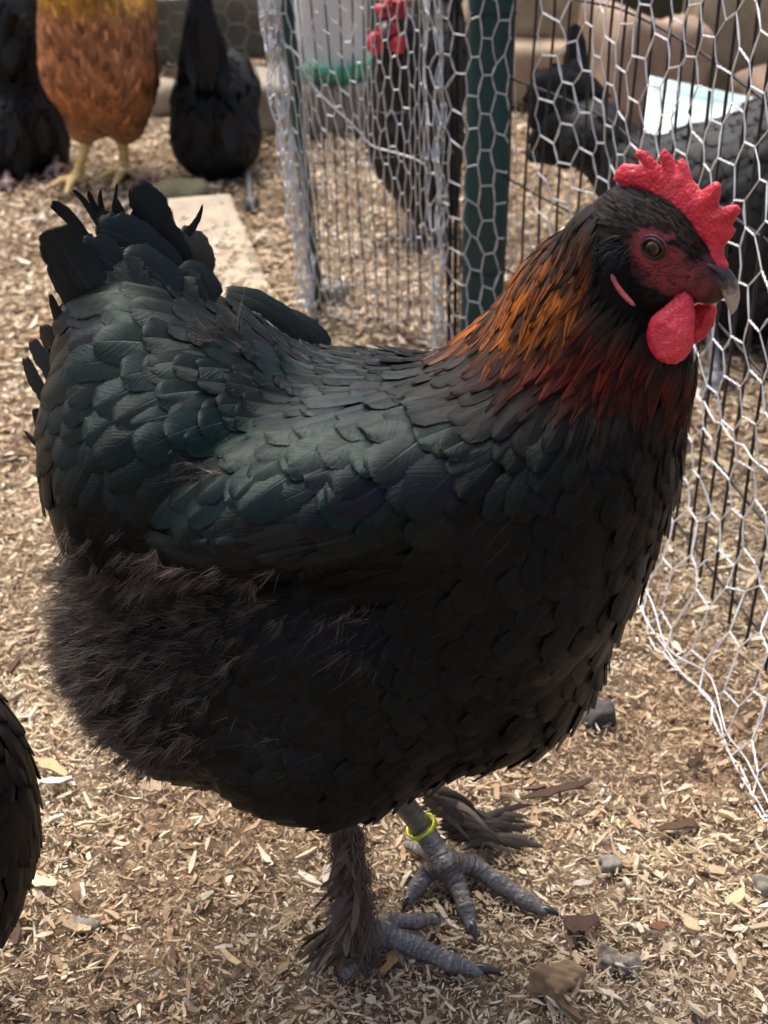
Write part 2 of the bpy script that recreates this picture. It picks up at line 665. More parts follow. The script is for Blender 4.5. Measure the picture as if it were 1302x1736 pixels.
def build_ground():
    def axis(lo, hi, a, b, fine, coarse):
        xs = [a]
        while xs[-1] < b:
            xs.append(xs[-1] + fine)
        st = fine
        left, right = [a], [xs[-1]]
        while right[-1] < hi:
            st = min(st * 1.25, coarse)
            right.append(right[-1] + st)
        st = fine
        while left[-1] > lo:
            st = min(st * 1.25, coarse)
            left.append(left[-1] - st)
        return np.array(left[:0:-1] + xs + right[1:])
    xs = axis(-60, 60, -.7, .7, .012, 8)
    ys = axis(-40, 90, .4, 2.2, .012, 8)
    X, Y = np.meshgrid(xs, ys, indexing='ij')
    Z = relief(X, Y) * np.clip(4 - .5 * np.hypot(X, Y), 0, 1) - .003
    V = np.stack([X, Y, Z], -1).reshape(-1, 3)
    m, t, b = new_mat('litter_dust')
    oc = objco(t)
    n1, n2, n3 = noise(t, oc, 4, 4), noise(t, oc, 60, 5, .7), noise(t, oc, 420, 3, .7)
    k = math_(t, 'ADD', math_(t, 'MULTIPLY', n2, .5), math_(t, 'MULTIPLY', n3, .5))
    c = ramp(t, k, [(.36, (.07, .048, .03)), (.48, (.20, .145, .095)), (.58, (.35, .27, .18)), (.68, (.50, .41, .29))])
    c = mixc(t, math_(t, 'MULTIPLY', n1, .35), c, (.17, .115, .07))
    t.links.new(c, b.inputs['Base Color'])
    b.inputs['Roughness'].default_value = .9
    b.inputs['Specular IOR Level'].default_value = .15
    bump(t, b, k, .006)
    g = mk('ground', V, grid_faces(len(xs) - 1, len(ys) - 1), m)
    tag(g, kind='structure')
    mc = mat_attr('wood_litter', .85, .1, 500, .7, .0003)
    P = []
    # near litter
    def batch(n, x0, x1, y0, y1, Lm, Ls, asp, thick, tilt, zup):
        x = rng.uniform(x0, x1, n)
        y = rng.uniform(y0, y1, n)
        L = np.clip(Lm * np.exp(rng.normal(0, Ls, n)), .0012, .03)
        W = np.clip(L * asp * np.exp(rng.normal(0, .4, n)), .0006, .008)
        T = np.clip(W * rng.uniform(.2, .55, n), .0003, .0025)
        z = relief(x, y) + rng.random(n) * zup
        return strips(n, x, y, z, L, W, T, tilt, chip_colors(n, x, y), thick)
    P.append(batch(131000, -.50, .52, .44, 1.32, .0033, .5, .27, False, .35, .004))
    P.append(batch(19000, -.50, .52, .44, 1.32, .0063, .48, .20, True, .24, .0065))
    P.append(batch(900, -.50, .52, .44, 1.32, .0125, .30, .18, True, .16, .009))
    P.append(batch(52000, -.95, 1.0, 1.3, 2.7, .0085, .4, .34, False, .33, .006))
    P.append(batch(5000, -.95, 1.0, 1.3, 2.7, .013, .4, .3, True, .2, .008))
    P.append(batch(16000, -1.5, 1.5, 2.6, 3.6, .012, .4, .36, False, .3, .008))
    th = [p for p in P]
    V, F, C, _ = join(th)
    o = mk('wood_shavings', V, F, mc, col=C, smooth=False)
    tag(o, 'loose bed of pale wood shavings and bark covering the whole run', 'wood shavings', kind='stuff')
    return mc


M_CHIP = build_ground()

# ------------------------------------------------------------------ the black hen with the copper neck
BODY = [(862, 885, .685, 235, 338, .088, -18), (821, 1093, .69, 189, 174, .075, 20), (612, 1037, .70, 303, 297, .098, 0), (317, 1092, .71, 179, 240, .080, 22),
        (308, 736, .71, 219, 224, .085, 0), (210, 811, .71, 95, 162, .065, 5), (225, 558, .72, 106, 97, .050, -5), (618, 780, .70, 307, 162, .085, -5),
        (947, 723, .675, 186, 210, .070, 6), (1000, 522, .668, 138, 121, .045, 46), (1096, 611, .66, 69, 96, .034, -2), (1042, 408, .648, 62, 64, .023, 2), (524, 1236, .655, 186, 136, .060, -16)]
# picture x, y, feather direction, length, half width (photo pixels)
FLOW = np.array([
    (1075, 345, -.8, .6, 30, 6), (1010, 380, -.85, .55, 60, 7), (940, 430, -.75, .66, 88, 8), (870, 500, -.72, .7, 98, 9), (1000, 480, -.6, .8, 85, 8),
    (1060, 560, -.4, .9, 80, 8), (930, 560, -.65, .75, 98, 10), (820, 570, -.85, .5, 98, 15), (1120, 620, -.15, 1, 75, 9), (1180, 640, 0, 1, 75, 9),
    (1000, 620, -.45, .9, 100, 11), (1100, 720, -.2, 1, 92, 16),
    (1130, 800, -.15, 1, 85, 25), (1040, 850, -.25, .97, 98, 30), (950, 800, -.4, .9, 110, 30), (1060, 1000, -.35, .93, 88, 31), (950, 1000, -.45, .9, 98, 33),
    (850, 950, -.6, .8, 98, 33), (950, 1150, -.6, .8, 88, 31), (830, 1120, -.7, .7, 88, 33), (870, 1250, -.9, .45, 78, 27), (740, 1050, -.75, .65, 98, 34),
    (860, 660, -.85, .5, 112, 21), (780, 640, -.92, .4, 92, 19), (700, 620, -.98, .2, 72, 18), (600, 610, -1, .05, 62, 17), (520, 600, -1, 0, 62, 18),
    (500, 660, -.97, .25, 72, 21), (620, 680, -.95, .3, 76, 21), (760, 720, -.85, .5, 98, 24),
    (420, 620, -.97, .2, 76, 23), (380, 680, -.95, .3, 88, 28), (300, 640, -.92, .35, 104, 32), (300, 560, -.95, .1, 108, 32), (400, 540, -.9, -.2, 104, 29),
    (220, 560, -.95, .25, 114, 34), (200, 660, -.88, .45, 108, 33), (280, 740, -.8, .55, 98, 32), (180, 760, -.75, .65, 102, 32), (100, 700, -.5, .85, 98, 27),
    (230, 850, -.6, .8, 108, 32), (130, 860, -.3, .95, 108, 29), (170, 480, -.8, -.5, 114, 36), (260, 480, -.75, -.5, 114, 36),
    (650, 1150, -.75, .65, 98, 34), (520, 1120, -.8, .6, 98, 34), (450, 1180, -.85, .5, 102, 34), (560, 1260, -.8, .6, 92, 32), (400, 1280, -.9, .4, 92, 30),
    (650, 1330, -.8, .55, 74, 25), (750, 1250, -.85, .5, 84, 29),
    (300, 1050, -.95, 0, 84, 22), (180, 1020, -1, -.1, 84, 22), (150, 1130, -.97, .2, 84, 22), (220, 1200, -.85, .5, 84, 24), (300, 1270, -.85, .5, 84, 24)], float)


def flow_at(P):
    u, v = proj(P)
    w_ = np.exp(-((u[:, None] - FLOW[:, 0]) ** 2 + (v[:, None] - FLOW[:, 1]) ** 2) / (2 * 62. ** 2)) + 1e-9
    w_ /= w_.sum(1, keepdims=True)
    r = w_ @ FLOW[:, 2:]
    return u, v, img_dir(r[:, 0], r[:, 1]), r[:, 2], r[:, 3]


def gauss(u, v, cu, cv, ru, rv):
    return np.exp(-((u - cu) / ru) ** 2 - ((v - cv) / rv) ** 2)


def fluffiness(u, v):
    return np.clip(gauss(u, v, 190, 1040, 120, 85) + .9 * gauss(u, v, 330, 1030, 110, 60) + .75 * gauss(u, v, 150, 1140, 80, 90) + .5 * gauss(u, v, 250, 1230, 100, 60) + .4 * gauss(u, v, 330, 1150, 60, 50), 0, 1)


def copper(u, v):
    o = gauss(u, v, 890, 462, 72, 48) + gauss(u, v, 965, 465, 70, 55) + .6 * gauss(u, v, 830, 525, 45, 28) + .3 * gauss(u, v, 1000, 395, 60, 30)
    r = gauss(u, v, 1110, 600, 110, 42) + .7 * gauss(u, v, 990, 565, 105, 36) + .8 * gauss(u, v, 1185, 605, 40, 50) + .5 * gauss(u, v, 1030, 500, 50, 60)
    return np.clip(o, 0, 1), np.clip(r, 0, 1)


def feather_cols(u, v, N, ns, nt_):
    """pigment with painted-in sheen and edge glints for each vertex of N feathers, N,(ns+1),(nt+1),3"""
    s = np.linspace(0, 1, ns + 1)[None, :, None]
    t = np.abs(np.linspace(-1, 1, nt_ + 1))[None, None]
    base = np.array([.0046, .0047, .0050]) * (.6 + .9 * rng.random((N, 1)))
    gr = np.clip(gauss(u, v, 480, 690, 260, 130) + .8 * gauss(u, v, 230, 620, 160, 120) + 1.0 * gauss(u, v, 560, 770, 250, 95), 0, 1)[:, None]
    gloss = np.clip(gauss(u, v, 480, 690, 260, 130) + .8 * gauss(u, v, 230, 620, 160, 120) + gauss(u, v, 560, 770, 250, 95), 0, 1)
    gr = gr * (.15 + .85 * rng.random((N, 1)) ** 1.6)
    base = base + gr * np.array([.0006, .0090, .0084])  # green sheen of back and wing put into the base colour
    pur = (rng.random((N, 1)) < .08) * gr
    base = base + pur * np.array([.006, -.006, .004])
    br = np.clip(gauss(u, v, 200, 1100, 200, 180) + .4 * gauss(u, v, 480, 1200, 200, 120), 0, 1)[:, None]
    base = base + br * np.array([.009, .006, .0035])
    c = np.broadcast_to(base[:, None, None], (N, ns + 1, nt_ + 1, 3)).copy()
    c *= (1. - .25 * s * (1 - t) + 1.3 * np.clip((s - .80) * 5, 0, 1) * np.clip(1.15 - t, 0, 1) + .6 * np.clip((t - .75) * 4, 0, 1) * s)[..., None]  # lighter tips and margins: edge glints painted into the colour
    o, r = copper(u, v)
    o = o[:, None] * np.where(rng.random((N, 1)) < .32, .10, rng.uniform(.5, 1.15, (N, 1)))
    r = r[:, None] * rng.uniform(.3, 1.2, (N, 1))
    cop = np.array([.56, .145, .009]) * o + np.array([.20, .016, .005]) * r * (1 - np.clip(o, 0, 1))
    cop *= rng.uniform(.7, 1.2, (N, 1))
    edge = np.clip((t - .10) * 2.6, .12, 1) * np.clip((s - .12) * 3, 0, 1) * np.clip((1.15 - s) * 4, 0, 1)
    c = c + edge[..., None] * cop[:, None, None]
    return np.clip(c, 0, 1), gloss


def build_main_hen():
    root = empty('hen', G(690, 1560), 'large black hen with copper neck and yellow leg band standing side on', 'hen')
    fbody = blob_sdf(BODY)
    fw = blob_sdf([(560, 832, .634, 262, 118, .042, 12), (740, 800, .648, 150, 120, .042, 18), (400, 868, .640, 145, 84, .034, 20)], .008)

    def f(P):                             # flank and folded wing in one skin, the wing's rear end standing off
        a, b = fbody(P), fw(P)
        k = .0028 + .011 * np.clip((proj(P)[0] - 420) / 330, 0, 1)
        return -k * np.log(np.exp(-np.clip(a, -.05, .2) / k) + np.exp(-np.clip(b, -.05, .2) / k) + 1e-35)
    f.lo, f.hi = np.minimum(fbody.lo, fw.lo), np.maximum(fbody.hi, fw.hi)
    V, F = surface_nets(f, f.lo, f.hi, .0042)
    for _ in range(2):
        V = V - grad(f, V) * f(V)[:, None]
    V = V - grad(f, V) * .001
    body = mk('body', V, F, M_BODY, root)
    NS, NT = 9, 6
    store = []          # (verts, cols, size, hackle?)

    def cover(n, lift, dens):
        P = scatter_on(V, F, n)
        P = P - grad(f, P) * f(P)[:, None]
        u, v, D, L, W = flow_at(P)
        k = np.clip((u - 330) / 400, 0, 1)
        a = np.radians(36 + 10 * wob(np.stack([u, v], -1) / 300, .6, 21))
        wg = 1 / (1 + np.exp(np.clip((fw(P) - fbody(P)) / .0025, -30, 30)))          # on the wing?
        L = L * (1 - wg) + (86 + 25 * k) * wg
        W = W * (1 - wg) + (31 + 3 * k) * wg
        D = D * (1 - wg[:, None]) + img_dir(-np.cos(a), np.sin(a)) * wg[:, None]
        face = poly_sd(u, v, [(1022, 335), (1018, 440), (1030, 500), (1075, 530), (1100, 545), (1130, 600), (1170, 600), (1215, 540), (1270, 400), (1200, 320)]) < 0
        keep = (rng.random(len(u)) > fluffiness(u, v) * 1.15) & ~face
        P, u, v, D, L, W, wg = (x[keep] for x in (P, u, v, D, L, W, wg))
        sc = .00034
        k = poisson(P, (np.maximum(W, 8) * sc * 2 * dens))
        P, u, v, D, L, W, wg = (x[k] for x in (P, u, v, D, L, W, wg))
        N = len(P)
        D = nrm(D + rng.normal(0, .11, (N, 3)))
        L = L * sc * rng.uniform(.8, 1.3, N)
        W = W * sc * rng.uniform(.82, 1.22, N)
        narrow = (W < 15.5 * sc)
        for flag in (False, True):
            m_ = narrow == flag
            li = lift * (1 + .5 * np.clip((u[m_] - 640) / 150, 0, 1)) * rng.uniform(.4, 1.8, m_.sum()) * np.clip(W[m_] / (25 * sc), .35, 1.2)
            q = grow(f, P[m_], D[m_], L[m_], W[m_], li, NS, NT, .75 if flag else .0)
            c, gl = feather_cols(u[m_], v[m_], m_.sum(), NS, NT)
            n_ = grad(f, P[m_])
            vis = (n_ * (P[m_] - CAMP)).sum(1) < 0
            for i in range(len(q)):
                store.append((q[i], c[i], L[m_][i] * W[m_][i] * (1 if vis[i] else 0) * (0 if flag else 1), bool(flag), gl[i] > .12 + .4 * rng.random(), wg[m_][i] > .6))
    cover(75000, .0019, .50)

    # long flight feathers along the lower edge of the folded wing
    qu = np.linspace(760, 430, 11) + rng.normal(0, 8, 11)
    qv = 905 + 18 * np.sin(np.linspace(0, 9, 11)) + np.linspace(-30, 18, 11)
    Q = np.array([PY(a, b, .60) for a, b in zip(qu, qv)])
    for _ in range(6):
        Q = Q - grad(f, Q) * f(Q)[:, None]
    q = grow(f, Q, nrm(img_dir(np.full(11, -.96), np.full(11, .20))), np.full(11, 205 * .00034), np.full(11, 21 * .00034), rng.uniform(.003, .0045, 11), NS, NT, .15, .7)
    for i in range(11):
        mk('wing_feather', q[i], grid_faces(NS, NT), M_TAIL, root, np.tile(np.array([.006, .0068, .0072]) * rng.uniform(.7, 1.5), ((NS + 1) * (NT + 1), 1)), fuv_grid(1, NS, NT).reshape(-1, 2))

    # the tail and other free feathers: base px, tip px, width px, depth, bow px, facing, colour
    blk, gry = (.007, .0085, .0095), (.060, .055, .050)
    T = [((190, 540), (90, 382), 50, .70, (-16, -12), (0, -1, .35), blk, 0, .1), ((280, 500), (228, 306), 44, .735, (14, -6), (.2, -1, .3), blk, .1, .1),
         ((300, 505), (160, 385), 52, .715, (8, -22), (0, -1, .5), blk, 0, .05), ((265, 520), (130, 420), 48, .705, (0, -18), (0, -1, .5), blk, 0, 0),
         ((325, 490), (298, 392), 36, .745, (26, -8), (.5, -1, .1), (.045, .042, .03), 0, .2), ((280, 415), (344, 342), 10, .75, (12, 10), (0, -1, .3), (.016, .012, .014), .8, .3),
         ((190, 420), (122, 322), 8, .74, (-8, -22), (0, -1, .3), blk, .7, 0), ((195, 420), (150, 322), 9, .742, (-10, -14), (0, -1, .3), blk, .6, .2), ((200, 420), (172, 318), 8, .744, (-12, -8), (0, -1, .3), blk, .7, .3),
         ((205, 420), (193, 330), 9, .746, (10, 0), (0, -1, .3), blk, .6, 0), ((165, 440), (84, 345), 14, .735, (-4, -20), (0, -1, .2), blk, 0, 0), ((205, 430), (200, 305), 8, .748, (-8, 0), (0, -1, .2), blk, .8, 0),
         ((165, 560), (84, 430), 24, .70, (-12, 0), (-.3, -1, .2), blk, .2, 0), ((150, 610), (83, 492), 18, .70, (-8, 6), (-.3, -1, .2), blk, .6, 0),
         ((130, 640), (72, 545), 22, .715, (-4, 8), (-.3, -1, .3), (.05, .042, .032), 0, 0), ((120, 670), (50, 570), 20, .73, (4, 16), (-.2, -1, .3), gry, .1, .2), ((100, 700), (40, 598), 15, .735, (-2, 14), (-.2, -1, .3), gry, .1, .3),
         ((100, 760), (58, 688), 14, .72, (-4, 6), (-.2, -1, .3), (.03, .028, .026), .2, .2), ((90, 770), (40, 728), 8, .73, (0, 6), (-.2, -1, .3), (.03, .028, .028), .6, .2),
         ((520, 590), (375, 492), 26, .77, (12, -18), (0, -.8, .7), (.012, .016, .016), .1, .1), ((560, 600), (430, 528), 24, .775, (14, -16), (0, -.8, .7), (.012, .016, .016), .1, .1),
         ((230, 500), (185, 350), 40, .728, (-8, -4), (-.1, -1, .3), blk, 0, -.1), ((300, 490), (262, 380), 38, .74, (14, -4), (.2, -1, .3), blk, 0, .1),
         ((235, 545), (112, 455), 42, .70, (-4, -20), (0, -1, .5), blk, 0, 0), ((300, 510), (205, 440), 42, .705, (4, -18), (0, -1, .6), (.011, .014, .015), 0, 0),
         ((360, 520), (300, 462), 34, .715, (8, -16), (.1, -1, .6), (.011, .015, .016), 0, 0)]
    for (b, tp, wd, Y, bow, face, c, pt, tw) in T:
        s = scale_at(*b, Y)
        B, E = PY(*b, Y), PY(*tp, Y + .004)
        V_, F_, C_, U_ = blade(B, E, wd * .86 * s, img_dir(*bow) * s, face, c, 20, 6, pt, .16, tw, .05, 0, .12)
        o = mk('tail_feather', V_, F_, M_TAIL, root, C_, U_)
    for i in range(5, 16):                # coverts that close the gap between rump and tail
        k = (i + .5) / 16
        b = (118 + 225 * k + rng.normal(0, 6), 545 - 22 * math.sin(k * 3.1) + rng.normal(0, 6))
        e = (b[0] - 62 + 34 * k + rng.normal(0, 8), b[1] - 72 + rng.normal(0, 8))
        Y = .690 + .02 * k + rng.normal(0, .004)
        s = scale_at(*b, Y)
        V_, F_, C_, U_ = blade(PY(*b, Y), PY(*e, Y + .012), rng.uniform(26, 36) * s, img_dir(-4, -10) * s, (rng.normal(-.1, .15), -1, .7), np.array([.006, .0085, .009]) * rng.uniform(.7, 1.5), 20, 6, 0, .2, rng.normal(0, .1), .05, 0, .12)
        mk('tail_feather', V_, F_, M_TAIL, root, C_, U_)
    # the 300 largest body feathers are parts, the rest one plumage
    order = sorted(range(len(store)), key=lambda i: -store[i][2])
    big = set(order[:300])
    gf, fu = grid_faces(NS, NT), fuv_grid(1, NS, NT).reshape(-1, 2)
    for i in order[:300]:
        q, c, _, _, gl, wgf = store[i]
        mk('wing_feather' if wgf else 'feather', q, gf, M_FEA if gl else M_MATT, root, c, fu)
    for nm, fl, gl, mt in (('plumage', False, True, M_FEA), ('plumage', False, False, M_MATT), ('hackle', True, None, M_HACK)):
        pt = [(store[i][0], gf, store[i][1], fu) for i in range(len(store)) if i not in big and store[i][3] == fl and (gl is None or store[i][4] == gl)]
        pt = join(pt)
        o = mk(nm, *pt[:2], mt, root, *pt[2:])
        tag(o, kind='stuff')
        if fl:
            o['label'] = 'narrow copper and dark red neck feathers with black centres'
    # ---- down
    P = scatter_on(V, F, 17000)
    u, v, D, L, W = flow_at(P)
    P = P[rng.random(len(u)) < fluffiness(u, v) * 1.0]
    extra = []
    for (cu, cv, ru, rv, n, Yn) in ((560, 1040, 60, 16, 26, 0), (640, 1095, 22, 14, 22, 0), (410, 575, 26, 20, 12, 0), (370, 800, 18, 14, 6, 1), (300, 975, 120, 14, 30, 0)):
        Q = scatter_on(V, F, 60000)
        qu, qv = proj(Q)
        nn = grad(f, Q)
        m_ = (rng.random(len(qu)) < gauss(qu, qv, cu, cv, ru, rv)) & ((nn * (Q - CAMP)).sum(1) < 0)
        extra.append(Q[m_][:n])
    P = np.vstack([P] + extra)
    u, v, D, L, W = flow_at(P)
    n = grad(f, P)
    D = nrm(D - n * (n * D).sum(1, keepdims=True) + n * rng.uniform(.2, .8, (len(P), 1)) + rng.normal(0, .30, (len(P), 3)))
    K = 25
    b = np.cross(n, D)
    fan = rng.normal(0, .30, (len(P), K, 1)) * b[:, None] + rng.normal(0, .20, (len(P), K, 1)) * n[:, None]
    DD = nrm(D[:, None] + fan).reshape(-1, 3)
    PP = (P[:, None] + D[:, None] * rng.uniform(0, .010, (len(P), K, 1)) + rng.normal(0, .0010, (len(P), K, 3))).reshape(-1, 3)
    LL = (rng.uniform(.008, .018, (len(P), 1)) * rng.uniform(.5, 1.1, (len(P), K))).reshape(-1)
    cc = np.array([.125, .102, .082]) * rng.uniform(.25, 1.4, (len(P), 1))
    cc = np.repeat(cc[:, None], K, 1).reshape(-1, 3) * rng.uniform(.7, 1.4, (len(PP), 1))
    o = mk('down', *strands(PP, DD, LL, np.full(len(PP), .00017), cc, 2, .55)[:2], M_DOWN, root, np.repeat(cc[:, None], 6, 1).reshape(-1, 3))
    tag(o, 'soft brownish grey down on the rump and thigh', kind='stuff')
    head(root, f)
    legs(root)
    settle(root)
    return f


# ------------------------------------------------------------------ head: F forward, U up, N towards the near cheek (millimetres)
HF = nrm(np.array([math.cos(math.radians(35)) * math.cos(math.radians(18)), -math.sin(math.radians(35)) * math.cos(math.radians(18)), -math.sin(math.radians(18))]))
HU = nrm(np.array([0, 0, 1.]) - HF * HF[2])
HN = np.cross(HF, HU)
HC = PY(1135, 420, .630)


def hl(a, b, c):
    a, b, c = (np.asarray(x, float)[..., None] for x in (a, b, c))
    return HC + (a * HF + b * HU + c * HN) * .001


def to_h(P):
    q = (P - HC) * 1000
    return q @ HF, q @ HU, q @ HN


def px_h(u, v, c):                        # head coordinates (a,b) of a photo pixel on the plane c mm off the midline
    o = HC + HN * c * .001
    d = ray(u, v)
    P = CAMP + d * (((o - CAMP) @ HN) / (d @ HN))
    a, b, _ = to_h(P)
    return float(a), float(b)


def ell(a, b, c, ctr, r, rot=0.):
    x, y, z = a - ctr[0], b - ctr[1], c - ctr[2]
    ca, sa = math.cos(rot), math.sin(rot)
    x, y = ca * x + sa * y, -sa * x + ca * y
    k0 = np.sqrt((x / r[0]) ** 2 + (y / r[1]) ** 2 + (z / r[2]) ** 2)
    k1 = np.sqrt((x / r[0] ** 2) ** 2 + (y / r[1] ** 2) ** 2 + (z / r[2] ** 2) ** 2) + 1e-9
    return k0 * (k0 - 1) / k1


def smin(ds, k):
    return -k * np.log(sum(np.exp(-np.clip(d, -40, 80) / k) for d in ds) + 1e-30)


def poly_sd(x, y, pts):
    pts = np.asarray(pts, float)
    d = np.full(x.shape, 1e9)
    ins = np.zeros(x.shape, bool)
    m = len(pts)
    for i in range(m):
        p, q = pts[i], pts[(i + 1) % m]
        ex, ey = q - p
        wx, wy = x - p[0], y - p[1]
        t = np.clip((wx * ex + wy * ey) / (ex * ex + ey * ey + 1e-12), 0, 1)
        d = np.minimum(d, np.hypot(wx - t * ex, wy - t * ey))
        c = (p[1] > y) != (q[1] > y)
        ins ^= c & (x < ex * (y - p[1]) / (ey if abs(ey) > 1e-12 else 1e-12) + p[0])
    return np.where(ins, -d, d)


def rounded(pts, it=2):
    p = np.asarray(pts, float)
    for _ in range(it):
        q = np.roll(p, -1, 0)
        p = np.stack([p * .75 + q * .25, p * .25 + q * .75], 1).reshape(-1, 2)
    return p


def slab(name, pts, c0, half, mat, parent, rough=.5, lean=0., rnd=1, cfun=None, h=.7):
    """fleshy lobe: outline pts (a,b mm) of given half thickness about the plane c0"""
    pts = rounded(pts, rnd)
    lo, hi = pts.min(0) - 4, pts.max(0) + 4

    def f(Q):
        a, b, c = Q[:, 0], Q[:, 1], Q[:, 2]
        sh = c0 + lean * (b - hi[1] + 4) + (cfun(a, b) if cfun else 0)
        d2 = poly_sd(a, b, pts)
        th = half * np.clip(.45 + -d2 / 7, .45, 1)
        r = th * .9
        q1 = np.maximum(d2 + r * .8, 0)
        q2 = np.maximum(np.abs(c - sh) - th + r, 0)
        d = np.hypot(q1, q2) - r + np.minimum(np.maximum(d2 + r * .8, np.abs(c - sh) - th + r), 0)
        return d + rough * .35 * wob(Q, .30, 31) + rough * .25 * wob(Q, .12, 32)
    cr = abs(lean) * (hi[1] - lo[1]) + half + 5
    V, Fc = surface_nets(f, (lo[0], lo[1], c0 - cr), (hi[0], hi[1], c0 + cr), h)
    return mk(name, hl(V[:, 0], V[:, 1], V[:, 2]), Fc, mat, parent)


def head(root, fb):
    def f(P):
        a, b, c = to_h(P)
        skull = ell(a, b, c, (-11, 1, 0), (24, 18, 15.5))
        snout = ell(a, b, c, (14, -3, 0), (20, 12, 10), -.30)
        cheek = ell(a, b, c, (-1, -16, 0), (19, 17, 12.5))
        brow = ell(a, b, c, (0, 9, 0), (17, 7, 10.5), -.25)
        nape = ell(a, b, c, (-24, -6, 0), (17, 22, 14))
        d = smin([skull, snout, cheek, brow, nape], 3.0)
        cc = np.abs(c)
        socket = np.sqrt((a + 2.5) ** 2 + (b - 3.5) ** 2 + (cc - 17) ** 2) - 5.2
        d = np.maximum(d, -socket)
        return d * .001
    lo, hi = HC - .075, HC + .075
    V, Fc = surface_nets(f, lo, hi, .0013)
    n = grad(f, V, 5e-4)
    V = V - n * f(V)[:, None]
    a, b, c = to_h(V)
    # bare skin round the eye and at the base of the beak
    red = np.exp(-((a - 2) / 13) ** 2 - ((b - 0) / 11) ** 2) + .8 * np.exp(-((a - 17) / 12) ** 2 - ((b + 6) / 9) ** 2) + .5 * np.exp(-((a - 8) / 9) ** 2 - ((b + 12) / 7) ** 2)
    ring = np.exp(-((np.hypot(a + 2, b - 2.5) - 8.5) / 2.6) ** 2)
    red = np.clip(red * .75 + ring * .55 + .15 * wob(V, 120, 41), 0, 1)[:, None]
    col = np.array([.012, .010, .010]) * (1 - red) + np.array([.25, .034, .046]) * red
    hd = mk('head', V, Fc, M_FACE, root, col)
    hd['label'] = 'dark red bare face with black feathered crown'
    # tiny head feathers
    P = scatter_on(V, Fc, 16000)
    a, b, c = to_h(P)
    red = np.exp(-((a - 3) / 12) ** 2 - ((b + 1) / 10) ** 2) + np.exp(-((a - 16) / 14) ** 2 - ((b + 6) / 12) ** 2) + np.exp(-((a + 2.5) / 11) ** 2 - ((b - 2) / 9) ** 2) + .5 * np.exp(-((a + 2) / 10) ** 2 - ((b + 12) / 9) ** 2)
    keep = (rng.random(len(P)) > red * 1.25) & (np.hypot(a + 2.5, b - 3.5) > 8.5) & (a < 20) & (rng.random(len(P)) > np.clip((-a - 22) / 14, 0, 1))
    P, a, b, c = P[keep], a[keep], b[keep], c[keep]
    k = poisson(P, np.where(a < -12, .0022, .0015))
    P, a, b, c = P[k], a[k], b[k], c[k]
    N = len(P)
    D = nrm(-HF[None] * (1.0 + 0 * a[:, None]) - HU[None] * np.clip((12 - b[:, None]) / 40, -.1, .9) + rng.normal(0, .12, (N, 3)))
    big = np.clip((-a - 5) / 30, 0, 1)
    L = (.0062 + .010 * big) * rng.uniform(.8, 1.25, N)
    W = (.00085 + .0010 * big) * rng.uniform(.8, 1.2, N)
    q = grow(f, P, D, L, W, np.full(N, .0008), 5, 2, .8, .8, .0001)
    cl = np.array([.010, .0095, .010]) * rng.uniform(.6, 1.5, (N, 1)) + np.clip((-a[:, None] - 22) / 20, 0, 1) * np.array([.030, .010, .004]) * rng.random((N, 1)) + .012 * np.clip((b[:, None] - 6) / 14, 0, 1) * rng.random((N, 1)) * np.array([1, .9, .9])
    cl = np.repeat(cl[:, None], 18, 1)
    gf = grid_faces(5, 2)
    F_ = (gf[None] + (np.arange(N) * 18)[:, None, None]).reshape(-1, 4)
    o = mk('head_feathers', q, F_, M_HACK, hd, cl, fuv_grid(N, 5, 2))
    tag(o, kind='stuff')
    # sparse bristles on the bare face
    Q = scatter_on(V, Fc, 5000)
    a, b, c = to_h(Q)
    m_ = (np.hypot(a + 2.5, b - 3.5) > 8) & (a > -8) & (a < 24) & (b < 12)
    Q = Q[m_][:1300]
    n = grad(f, Q)
    D = nrm(-HF * .8 - HU * .35 + n * .35 + rng.normal(0, .2, Q.shape))
    cc = np.full((len(Q), 3), .008)
    o = mk('face_bristles', *strands(Q, D, rng.uniform(.0015, .004, len(Q)), np.full(len(Q), .00016), cc)[:2], M_DOWN, hd, np.repeat(cc[:, None], 8, 1).reshape(-1, 3))
    tag(o, kind='stuff')
    # ear tuft
    Q = hl(rng.normal(-17, 2.6, 700), rng.normal(-8, 3.6, 700), rng.normal(15.0, .6, 700))
    Q = Q - grad(f, Q) * f(Q)[:, None]
    n = grad(f, Q)
    D = nrm(-HF * .5 - HU * .55 + n * .55 + rng.normal(0, .22, (700, 3)))
    cc = np.array([.020, .021, .022]) * rng.uniform(.5, 1.6, (700, 1))
    o = mk('ear_tuft', *strands(Q, D, rng.uniform(.006, .011, 700), np.full(700, .00028), cc)[:2], M_DOWN, hd, np.repeat(cc[:, None], 8, 1).reshape(-1, 3))
    tag(o, kind='stuff')
    # comb
    cp = [(1041, 303), (1048, 285), (1058, 277), (1094, 281), (1077, 261), (1084, 252), (1094, 257), (1122, 288), (1117, 264), (1124, 254), (1134, 265), (1147, 288), (1147, 274), (1154, 269), (1163, 283),
          (1172, 304), (1188, 324), (1216, 307), (1226, 312), (1218, 352), (1250, 346), (1257, 355), (1240, 381), (1248, 390), (1240, 402), (1227, 416), (1226, 432), (1234, 452), (1229, 460), (1209, 462), (1192, 452),
          (1172, 440), (1158, 409), (1146, 382), (1126, 352), (1098, 330), (1074, 321), (1054, 314)]
    slab('comb', [px_h(u, v, 0) for u, v in cp], 0., 3.0, M_COMB, root, .4, 0, 0, lambda a, b: 2.2 * np.sin(a / 9.) * np.clip((b - 12) / 30, 0, 1))
    # wattles
    wn = [(1150, 497), (1126, 520), (1101, 544), (1096, 569), (1107, 602), (1130, 617), (1153, 614), (1173, 592), (1175, 565), (1170, 530), (1163, 506)]
